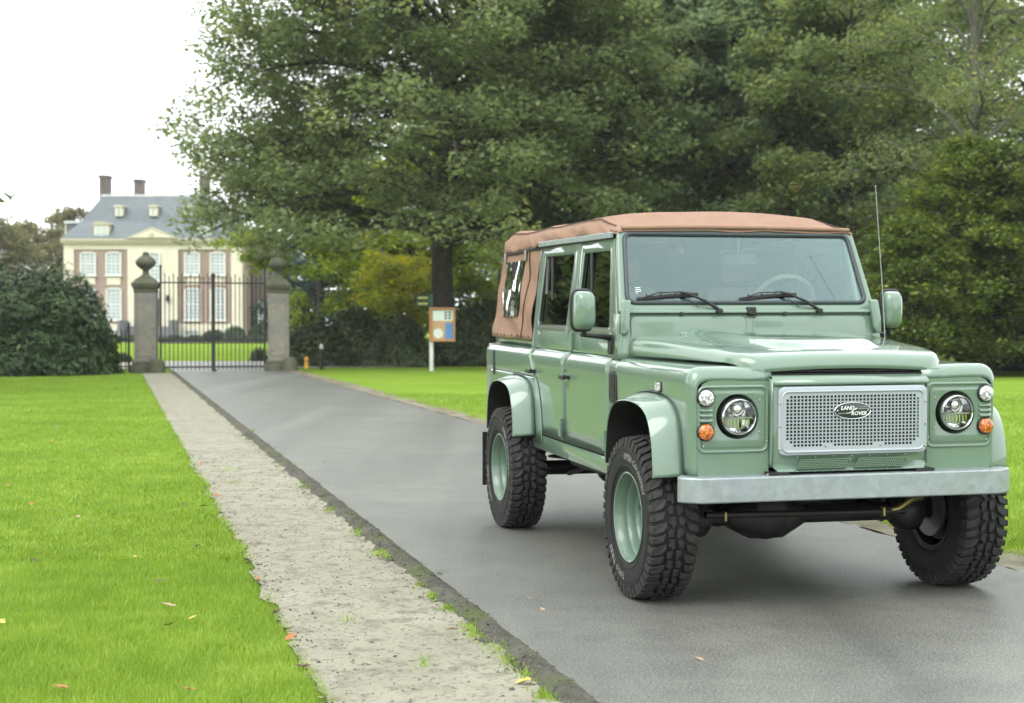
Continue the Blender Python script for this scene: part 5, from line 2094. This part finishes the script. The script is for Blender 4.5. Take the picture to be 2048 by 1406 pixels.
def canvas_pt(i, j, NI, NJ):
    y = .885 + (3.665 - .885) * j / (NJ - 1)
    t = (i / (NI - 1) - .5) * 2
    k, sg = abs(t), (1 if t > 0 else -1)
    rail = float(np.interp(y, [.9, 2.5, 2.6, 3.66], [1.915, 1.912, 1.895, 1.862]))
    xr = float(np.interp(y, [.9, 1.0, 2.5, 3.5, 3.66], [.722, .735, .738, .735, .70]))
    if k < .78:
        x = k / .78 * .655
        z = roof_z(y, x)
    else:
        q_ = (k - .78) / .22
        z0_ = roof_z(y, .655)
        an = q_ * math.pi / 2
        x = .655 + (xr - .655) * (math.sin(an) * .55 + q_ * .45) + .012 * math.sin(q_ * math.pi)
        z = z0_ + (rail - z0_) * (q_ * .6 + (1 - math.cos(an)) * .4)
        f = q_ ** .7
        x += .016 * f * (vn(y * 7 + q_ * 2, q_ * 2, 71) - .5) * 2 + .014 * f * (vn(y * 20 + q_ * 9, q_ * 2.5, 72) - .5) * 2 + .009 * f * math.sin(y * 60 + q_ * 9) * (y < 1.25)
    z += .008 * (vn(y * 5, x * sg * 6 + 4, 73) - .5) * 2 + .005 * (vn(y * 13 + x * 4, x * sg * 5 + 9, 74) - .5) * 2 * max(0, k - .4)
    return (sg * x, y, z)


def vn(x, y, s_):
    return float(vnoise(x, y + 50, s_))


NI, NJ = 61, 90
b = B().rows([[canvas_pt(i, j, NI, NJ) for i in range(NI)] for j in range(NJ)])
cv = bp_('canvas_roof', b, 'canvas', smooth=80, solid=.006)
for sg in (-1, 1):
    i_s = int(round((.5 + sg * .84 / 2) * (NI - 1)))
    b = B().tube([tuple(np.array(canvas_pt(i_s, j, NI, NJ)) + np.array([sg * .004, 0, .007])) for j in range(4, NJ)], .004, 5)
    bp_('piping', b, 'piping', cv, smooth=60)
b = B().tube([(x_, .892, 1.946 + .01 * (1 - (x_ / .7) ** 2)) for x_ in np.linspace(-.70, .70, 25)], .012, 8)
bp_('front_hem', b, 'canvas', cv, smooth=60)
for sg in (-1, 1):
    # side curtain of the rear quarter
    ncol, nrow = 34, 26

    def cur(a, c):
        zt_ = 1.885 - .028 * a
        z = zt_ + (1.268 - zt_) * c
        yf = 2.515 + .095 * c
        yr = 3.655 + .16 * c
        y = yf + (yr - yf) * a
        x = .732 + .052 * c + .006 * math.sin(c * 3) + .018 * (vn(y * 4 + c * 3, c * 3, 81) - .5) * 2 * (c * .7 + .3) + .011 * (vn(y * 10 + c * 2, c * 3, 82) - .5) * 2
        if a > .93:
            x -= (a - .93) / .07 * .03
        return (sg * x, y, z)
    b = B().grid(ncol, nrow, lambda a, c: cur(a, c))
    sc2 = bp_('side_curtain', b, 'canvas', smooth=80, solid=.005)
    wa0, wa1, wc0, wc1 = .36, .745, .10, .745
    b = B()
    b.grid(14, 16, lambda a, c: tuple(np.array(cur(wa0 + (wa1 - wa0) * a, wc0 + (wc1 - wc0) * c)) +
                                      np.array([sg * (.009 + .010 * (vn(a * 3 + c * 1.2, c * 1.4, 83) - .5) * (1 - abs(2 * a - 1)) * 4), 0, 0])))
    bp_('clear_window', b, 'clear_plastic', sc2, smooth=80)
    b = B()
    b.grid(14, 16, lambda a, c: tuple(np.array(cur(wa0 + (wa1 - wa0) * a, wc0 + (wc1 - wc0) * c)) + np.array([sg * .0045, 0, 0])))
    bp_('window_back', b, 'black_gap', sc2, smooth=80)
    b = B().tube([tuple(np.array(cur(.20, c)) + np.array([sg * .004, 0, 0])) for c in np.linspace(0, 1, 20)], .005, 5)
    bp_('piping', b, 'piping', sc2, smooth=60)
    b = B().tube([tuple(np.array(cur(a, 0)) + np.array([sg * .010, 0, .0])) for a in np.linspace(0, 1, 20)], .007, 6)
    bp_('side_rope', b, 'rope', sc2, smooth=60)
    for a in (.36, .80):
        b = B()
        p_ = np.array(cur(a, .0)) + np.array([sg * .014, 0, -.03])
        b.box(p_[0] - .006, p_[1] - .02, p_[2] - .04, p_[0] + .006, p_[1] + .02, p_[2] + .035)
        bp_('strap_buckle', b, 'steel', sc2, bevel=.003)
    b = B()
    for k in range(10):
        p_ = np.array(cur(.05 + .1 * k, .965)) + np.array([sg * .004, 0, 0])
        b.lathe([(.008, 0), (.007, sg * .003), (0, sg * .004)], 'x', tuple(p_), 8)
    bp_('eyelet', b, 'rope', sc2, kind='stuff')
    # galvanised door rail and rear door post
    b = B().box(sg * .727, .95, 1.890, sg * .753, 2.52, 1.924)
    bp_('door_rail', b, 'galvanised', smooth=0, bevel=.004)
    b = B()
    b.add([(sg * .708, 2.50, 1.89), (sg * .708, 2.53, 1.89), (sg * .752, 2.615, 1.222), (sg * .752, 2.585, 1.222)], [(0, 1, 2, 3)])
    bp_('door_post', b, 'galvanised', smooth=0, solid=.02)
b = B().grid(20, 12, lambda a, c: (-.70 - .06 * c + (1.4 + .12 * c) * a, 3.66 + .15 * c + .01 * math.sin(a * 20), 1.97 + (1.27 - 1.97) * c))
bp_('rear_curtain', b, 'canvas', smooth=80, solid=.005)

# ---- wheels
def build_wheel(s):
    """s: -1 wheel whose outer face looks to -x"""
    w = empty('wheel')
    w.parent = CAR
    o = s
    xo, xi = .140, -.140           # outer and inner shoulder relative to wheel centre (times s)
    prof = [(.222, .118), (.235, .132), (.27, .1425), (.32, .146), (.355, .143), (.378, .136), (.392, .126), (.399, .110), (.402, .05), (.402, -.05),
            (.399, -.110), (.392, -.126), (.378, -.136), (.355, -.143), (.32, -.146), (.27, -.1425), (.235, -.132), (.222, -.118)]
    b = B().lathe([(r, h * o) for r, h in prof], 'x', (0, 0, 0), 64)
    ty = mk('tyre', b, 'rubber', w, smooth=50)
    # tread lugs
    b = B()
    NP = 23

    def blk(poly, r0, r1):
        """poly in (x across, arc position in pitch units)"""
        def fn(x_, a_, r_):
            t = (a_ + 3.4 * abs(x_)) * 2 * math.pi / NP
            drop = 0.010 * max(0, (abs(x_) - .085) / .05) ** 2
            rr_ = r_ - drop * 1.3
            return (x_ * o, rr_ * math.cos(t), rr_ * math.sin(t))
        cx_, ca_ = sum(q[0] for q in poly) / len(poly), sum(q[1] for q in poly) / len(poly)
        b.prism([(cx_ + (q[0] - cx_) * .92, ca_ + (q[1] - ca_) * .84) for q in poly], fn, r0, r1)
    for k in range(NP):
        for m_ in (1, -1):
            h = k + (0 if m_ > 0 else .5)
            # shoulder lugs: one long, one short
            blk([(m_ * .052, h + .06), (m_ * .138, h - .02), (m_ * .142, h + .40), (m_ * .085, h + .46), (m_ * .056, h + .36)], .392, .4155)
            blk([(m_ * .062, h + .58), (m_ * .132, h + .50), (m_ * .136, h + .86), (m_ * .075, h + .93)], .392, .4155)
            # hooked centre blocks
            blk([(m_ * .006, h + .02), (m_ * .040, h - .12), (m_ * .046, h + .22), (m_ * .026, h + .34), (m_ * .022, h + .52), (m_ * .004, h + .46)], .394, .4155)
            blk([(m_ * .010, h + .58), (m_ * .030, h + .44), (m_ * .052, h + .52), (m_ * .048, h + .82), (m_ * .020, h + .90)], .394, .4155)
            # sidewall ends of the lugs
            for (a0, a1, rlow) in ((.0, .40, .352), (.52, .86, .364)):
                t0, t1 = (h + a0 + .48) * 2 * math.pi / NP, (h + a1 + .42) * 2 * math.pi / NP
                vs = []
                for (rr_, xx) in ((.406, .139), (rlow, .1475)):
                    for t in (t0, t1):
                        vs.append((m_ * xx * o, rr_ * math.cos(t), rr_ * math.sin(t)))
                for (rr_, xx) in ((.400, .128), (rlow - .004, .139)):
                    for t in (t0, t1):
                        vs.append((m_ * xx * o, rr_ * math.cos(t), rr_ * math.sin(t)))
                b.add(vs, [(0, 1, 3, 2), (0, 4, 5, 1), (2, 3, 7, 6), (0, 2, 6, 4), (1, 5, 7, 3)])
    mk('tread', b, 'tread_rubber', w, smooth=0, bevel=.0018, seg=1, ang=50, kind='stuff')
    # sidewall rings and lettering
    b = B()
    for rr_ in (.262, .345):
        b.tube([(o * (.1445 if rr_ > .3 else .1415), rr_ * math.cos(t), rr_ * math.sin(t)) for t in np.linspace(0, 2 * math.pi, 65)[:-1]], .0025, 5, closed=True)
    mk('sidewall_bead', b, 'rubber', w, smooth=60)
    b = B()

    def arc_text(txt, ang, size, rc, sp=1.08):
        def fn(x_, y_, z_):
            # read clockwise when seen from outside
            t = ang - x_ / rc
            r_ = rc + y_
            xx = float(np.interp(r_, [.27, .32, .355], [.1432, .1468, .1438]))
            return (o * (xx + z_), -o * -1 * r_ * math.cos(t) if False else (r_ * math.cos(t)) * (-o) * -1, r_ * math.sin(t))
        return text_mesh(txt, size, fn, .0012, 0, .0006, sp, 1)
    for (txt, ang) in (('OPEN COUNTRY', R_(62 if o < 0 else 118)), ('TOYO TIRES', R_(-120 if o < 0 else -60)),):
        v_, f_ = arc_text(txt, ang, .046, .306)
        if o < 0:
            v_ = [(x_, y_ * -1, z_) for x_, y_, z_ in v_]
            v_ = [(x_, -y_, z_) for x_, y_, z_ in v_]
        b = B()
        b.add(v_, f_)
        mk('tyre_lettering', b, 'rubber_letter', w, smooth=0)
    # rim: deep dish steel wheel
    rp_ = [(.226, .128), (.230, .134), (.226, .137), (.219, .132), (.215, .112), (.209, .10), (.206, .062), (.198, .058), (.194, .05), (.190, .012), (.180, .008), (.176, .0), (.170, -.04), (.160, -.052), (.150, -.05), (.138, -.022), (.128, -.014), (.085, -.014),
           (.07, -.024), (.062, -.05), (.0, -.05)]
    b = B().lathe([(r, h * o) for r, h in rp_], 'x', (0, 0, 0), 56)
    rim = mk('rim', b, 'paint_rim', w, smooth=28)
    b = B().lathe([(.226, .128 * o), (.205, .10 * o), (.20, -.10 * o), (.226, -.13 * o)], 'x', (0, 0, 0), 40)
    b.v = [(x_ - .004 * o, y_ * .999, z_ * .999) for x_, y_, z_ in b.v]
    b = B().lathe([(.226, -.05 * o), (.203, -.055 * o), (.200, -.12 * o), (.226, -.13 * o)], 'x', (0, 0, 0), 40)
    mk('rim_barrel', b, 'chassis_black', w, smooth=50)
    b = B().lathe([(.06, -.05 * o), (.058, .01 * o), (.05, .02 * o), (.03, .022 * o), (.028, .035 * o), (0, .036 * o)], 'x', (0, 0, 0), 24)
    mk('hub', b, 'chassis_black', w, smooth=50)
    b = B()
    for k in range(5):
        t = 2 * math.pi * k / 5 + .3
        b = B().lathe([(.016, -.03 * o), (.016, .008 * o), (.012, .014 * o), (0, .015 * o)], 'x', (0, .108 * math.cos(t), .108 * math.sin(t)), 6)
        mk('wheel_nut', b, 'chassis_black', w, smooth=0)
    # slots
    b = B().lathe([(.165, -.075 * o), (.14, -.07 * o), (.06, -.07 * o)], 'x', (0, 0, 0), 32)
    mk('brake_drum', b, 'chassis_black', w, smooth=50)
    b = B().lathe([(.06, -.11 * o), (.15, -.11 * o), (.15, -.135 * o), (.06, -.135 * o)], 'x', (0, 0, 0), 40)
    mk('brake_disc', b, 'brake_disc', w, smooth=40)
    return w


def copy_wheel(w):
    c = w.copy()
    COL.objects.link(c)
    c.parent = CAR
    for ch in w.children:
        d = ch.copy()
        COL.objects.link(d)
        d.parent = c
    return c


XW = .842
wr = build_wheel(-1)
wr2 = copy_wheel(wr)
wl = build_wheel(1)
wl2 = copy_wheel(wl)
for w, (x_, y_, rx) in ((wr, (-XW, 0, .0)), (wr2, (-XW, WB, .55)), (wl, (XW, 0, .2)), (wl2, (XW, WB, .9))):
    w.location = (x_, y_, TR - .004)
    w.scale = (.84, 1, 1)
    w.rotation_euler = (rx, 0, 0)
    if y_ == 0:
        w.rotation_euler = (rx, 0, R_(STEER)) if False else (rx, 0, 0)

# ---- running gear
def under(name, b, m_='chassis_black', parent=None, **kw):
    return mk(name, b, m_, parent or CAR, smooth=kw.pop('smooth', 50), **kw)


b = B().tube([(-.62, .0, .40), (-.36, .0, .40), (-.32, 0, .40)], [.05, .05, .06], 12)
b.tube([(-.1, 0, .40), (.62, 0, .40)], .048, 12)
fa = under('front_axle', b)
b = B().lathe([(0, -.13), (.07, -.125), (.12, -.09), (.14, -.02), (.14, .04), (.10, .10), (.0, .13)], 'y', (-.21, .0, .415), 24)
under('differential', b, parent=fa)
b = B().tube([(-.42, .0, .395), (-.30, .0, .40), (-.12, 0, .40), (.0, 0, .40)], [.055, .12, .12, .055], 14)
under('axle_casing', b, parent=fa)
for sx in (-1, 1):
    b = B().lathe([(0, -.115), (.06, -.10), (.105, -.05), (.115, 0), (.105, .05), (.07, .08)], 'x', (sx * .60, 0, .405), 20)
    under('swivel_housing', b, parent=fa)
    b = B()
    b.tube([(sx * .50 + .075 * math.cos(t), .02 + .075 * math.sin(t), .45 + .28 * t / (2 * math.pi * 5)) for t in np.linspace(0, 2 * math.pi * 5, 90)], .009, 6)
    under('coil_spring', b)
    b = B().tube([(sx * .50, .05, .42), (sx * .46, .08, .95)], .03, 10)
    under('damper', b)
    b = B().box(sx * .42 - .05, -.52, .55, sx * .42 + .05, 3.6, .68)
    under('chassis_rail', b, smooth=0, bevel=.01)
    b = B().tube([(sx * .46, .0, .37), (sx * .46, .55, .50), (sx * .42, .95, .56)], .028, 8)
    under('radius_arm', b)
    b = B().tube([(sx * .47, 2.75, .37), (sx * .44, 2.1, .5), (sx * .42, 1.75, .55)], .026, 8)
    under('trailing_arm', b)
    b = B()
    b.tube([(sx * .52 + .075 * math.cos(t), 2.80 + .075 * math.sin(t), .45 + .28 * t / (2 * math.pi * 5)) for t in np.linspace(0, 2 * math.pi * 5, 90)], .010, 6)
    under('coil_spring', b)
b = B().tube([(-.62, .14, .40), (.62, .14, .40)], .018, 10)
tr_ = under('track_rod', b)
b = B().tube([(-.60, -.17, .43), (.40, -.17, .42), (.50, -.16, .42)], .017, 10)
dl = under('drag_link', b)
b = B()
for x_ in (-.50, .375):
    b.box(x_ - .005, -.195, .398, x_ + .005, -.150, .445)
    b.lathe([(.021, -.007), (.021, .007)], 'x', (x_, -.17, .425), 12, caps=True)
under('rod_clamp', b, 'brass', dl, bevel=.002)
b = B().tube([(.40, -.17, .42), (.47, -.165, .435), (.55, -.15, .48), (.62, -.13, .485)], [.014, .016, .02, .018], 8)
under('steering_arm', b, 'brass', dl)
b = B().tube([(-.50, .05, .47), (.44, .03, .60)], .02, 8)
under('panhard_rod', b)
b = B().box(-.48, -.40, .56, .48, -.34, .64)
b.box(-.47, .25, .40, .66, .33, .66)
b.box(-.35, .1, .42, .20, .75, .66)
b.lathe([(.0, -.2), (.13, -.18), (.15, .1), (.1, .2)], 'y', (-.02, .45, .47), 14)
under('engine_sump', b, smooth=40)
b = B().box(-.42, .8, .50, .42, 1.0, .60)
b.box(-.25, 1.0, .40, .22, 1.85, .66)
b.box(-.72, 1.15, .50, -.44, 1.9, .62)
b.box(.44, 1.15, .48, .72, 1.9, .62)
under('gearbox', b, smooth=0, bevel=.03)
b = B().tube([(-.70, WB, .40), (.70, WB, .40)], .05, 12)
ra = under('rear_axle', b)
b = B().lathe([(0, -.14), (.08, -.13), (.14, -.05), (.14, .04), (.10, .10), (.0, .13)], 'y', (-.12, WB, .41), 20)
under('differential', b, parent=ra)
b = B().tube([(-.18, 1.6, .50), (-.15, 2.66, .42)], .03, 10)
under('propeller_shaft', b)
b = B().tube([(.3, .9, .45), (.32, 1.9, .45), (.34, 2.4, .5)], .035, 10)
b.tube([(.34, 2.0, .45), (.34, 2.35, .46)], .09, 12)
under('exhaust', b)
b = B().box(-.55, 3.2, .50, .55, 3.7, .62)
b.box(-.80, 3.62, .55, .80, 3.76, .66)
under('rear_crossmember', b, smooth=0, bevel=.01)

# ------------------------------------------------------------------ fallen leaves
def leaf_mesh(seed):
    rd = random.Random(seed)
    pts = [(-1, 0), (-.6, .32), (-.2, .5), (.15, .42), (.45, .5), (.7, .25), (1, .0), (.7, -.25), (.45, -.5), (.15, -.4), (-.2, -.5), (-.6, -.3)]
    pts = [(x * rd.uniform(.85, 1.1), y * rd.uniform(.75, 1.15)) for x, y in pts]
    c1, c2 = rd.uniform(.2, .6), rd.uniform(.1, .5)
    b = B()
    n = len(pts)
    b.v = [(0, 0, .02)] + [(x, y, c1 * y * y * 1.6 + c2 * x * x * .5 + rd.uniform(0, .08)) for x, y in pts]
    b.f = [(0, i + 1, (i + 1) % n + 1) for i in range(n)]
    me = bpy.data.meshes.new('fallen_leaf')
    me.from_pydata(b.v, [], b.f)
    me.shade_smooth()
    return me


LM = {}
for k, m_ in enumerate(('leaf_orange', 'leaf_brown', 'leaf_pale', 'leaf_yellow')):
    for j in range(3):
        me = leaf_mesh(k * 10 + j)
        me.materials.append(MATS[m_])
        LM[(m_, j)] = me
LABELS = {('leaf_orange', 'lawn'): 'rusty orange fallen leaf lying on the left lawn', ('leaf_brown', 'lawn'): 'dark brown curled leaf lying on the left lawn',
          ('leaf_pale', 'lawn'): 'pale tan fallen leaf lying on the left lawn', ('leaf_yellow', 'lawn'): 'yellowish fallen leaf lying on the left lawn',
          ('leaf_orange', 'verge'): 'rusty orange fallen leaf on the sandy verge', ('leaf_brown', 'verge'): 'dark brown fallen leaf on the sandy verge',
          ('leaf_pale', 'verge'): 'pale dry fallen leaf on the sandy verge', ('leaf_yellow', 'verge'): 'yellowish fallen leaf on the sandy verge',
          ('leaf_pale', 'road'): 'pale leaf fragment lying on the asphalt', ('leaf_orange', 'right'): 'rusty fallen leaf on the lawn right of the road',
          ('leaf_brown', 'right'): 'brown fallen leaf on the right-hand verge', ('leaf_pale', 'right'): 'pale fallen leaf on the right-hand verge'}
O_, N_, P_, Y_ = 'leaf_orange', 'leaf_brown', 'leaf_pale', 'leaf_yellow'
SPOTS = [(121, 1384, O_, 'lawn', 1.2), (379, 1388, O_, 'lawn', 1.1), (337, 1258, N_, 'lawn', 1.2), (336, 1217, P_, 'lawn', 1.4), (385, 1243, Y_, 'lawn', .9),
         (320, 1169, N_, 'lawn', 1.1), (394, 1098, N_, 'lawn', 1.1), (69, 1127, N_, 'lawn', 1.2), (76, 1129, N_, 'lawn', .8), (62, 1013, O_, 'lawn', 1.2),
         (182, 988, P_, 'lawn', 1.0), (175, 1000, O_, 'lawn', 1.0), (230, 1033, O_, 'lawn', 1.1), (156, 1038, P_, 'lawn', .9), (304, 1000, N_, 'lawn', .9),
         (407, 1017, O_, 'lawn', 1.1), (141, 974, N_, 'lawn', 1.1), (101, 885, O_, 'lawn', 1.2), (113, 855, P_, 'lawn', .9), (222, 804, O_, 'lawn', 1.2),
         (263, 806, O_, 'lawn', 1.0), (27, 817, O_, 'lawn', 1.2), (135, 843, Y_, 'lawn', .8), (178, 853, N_, 'lawn', .8), (250, 902, O_, 'lawn', 1.0),
         (107, 927, Y_, 'lawn', .9), (179, 955, N_, 'lawn', .7), (5, 1252, Y_, 'lawn', 1.0), (450, 1300, O_, 'lawn', .7), (268, 1120, Y_, 'lawn', .8),
         (366, 1014, N_, 'lawn', .8), (16, 974, O_, 'lawn', 1.0), (133, 797, Y_, 'lawn', 1.0), (290, 768, O_, 'lawn', 1.2), (342, 882, O_, 'lawn', .9),
         (403, 930, O_, 'verge', 1.2), (434, 993, O_, 'verge', 1.3), (460, 1052, P_, 'verge', 1.0), (484, 1085, O_, 'verge', 1.1), (580, 1278, O_, 'verge', 1.2),
         (552, 1225, N_, 'verge', 1.1), (578, 1262, P_, 'verge', 1.0), (608, 1338, N_, 'verge', 1.3), (640, 1400, P_, 'verge', 1.0), (845, 1173, N_, 'verge', 1.1),
         (868, 1204, P_, 'verge', .9), (904, 1260, O_, 'verge', 1.1), (1046, 1368, Y_, 'verge', 1.3), (1063, 1370, P_, 'verge', .8), (735, 1330, P_, 'verge', .7),
         (755, 1115, O_, 'verge', .9), (470, 1062, P_, 'verge', .9), (516, 1160, O_, 'verge', .8), (650, 925, O_, 'verge', .9), (802, 1260, P_, 'verge', .6),
         (880, 1148, P_, 'road', 1.1), (873, 1152, P_, 'road', .7), (1085, 1220, P_, 'road', 1.1), (1400, 1320, P_, 'road', 1.3), (1060, 1198, P_, 'road', .6),
         (760, 800, O_, 'right', 1.4), (828, 811, P_, 'right', 1.3), (700, 780, P_, 'right', 1.5), (905, 824, O_, 'right', 1.2), (940, 838, N_, 'right', 1.2),
         (650, 762, N_, 'right', 1.5), (618, 750, P_, 'right', 1.6), (2015, 882, O_, 'right', 1.2), (2030, 1085, N_, 'right', 1.1), (860, 763, P_, 'right', 1.5),
         (800, 790, O_, 'right', 1.3), (735, 776, N_, 'right', 1.4)]
ORD = 'first second third fourth fifth sixth seventh eighth ninth tenth eleventh twelfth thirteenth fourteenth fifteenth sixteenth seventeenth'.split()
for k, (u, v, m_, where, sc1) in enumerate(SPOTS):
    p = gpt(u, v)
    o = bpy.data.objects.new('fallen_leaf', LM[(m_, k % 3)])
    COL.objects.link(o)
    z_ = {'lawn': .018, 'verge': .008, 'road': .003, 'right': .012}[where]
    o.location = (p.x, p.y, z_)
    o.rotation_euler = (random.uniform(-.3, .3), random.uniform(-.3, .3), random.uniform(0, 6.28))
    q_ = .030 * sc1 * (.65 if where == 'road' else 1)
    o.scale = (q_, q_, q_)
    lab = LABELS.get((m_, where), 'yellowish fallen leaf right of the road')
    same = sorted([q for q in SPOTS if q[2] == m_ and q[3] == where], key=lambda q: -q[1])
    rk = same.index(SPOTS[k])
    o['label'] = lab + ', ' + (ORD[rk] + ' from picture bottom' if len(same) > 1 else 'the only one')
    o['category'] = 'leaf'
    o['group'] = lab.replace('fallen leaf', 'fallen leaves').replace('leaf', 'leaves', 1) if 'fallen' not in lab else lab.replace('fallen leaf', 'fallen leaves')
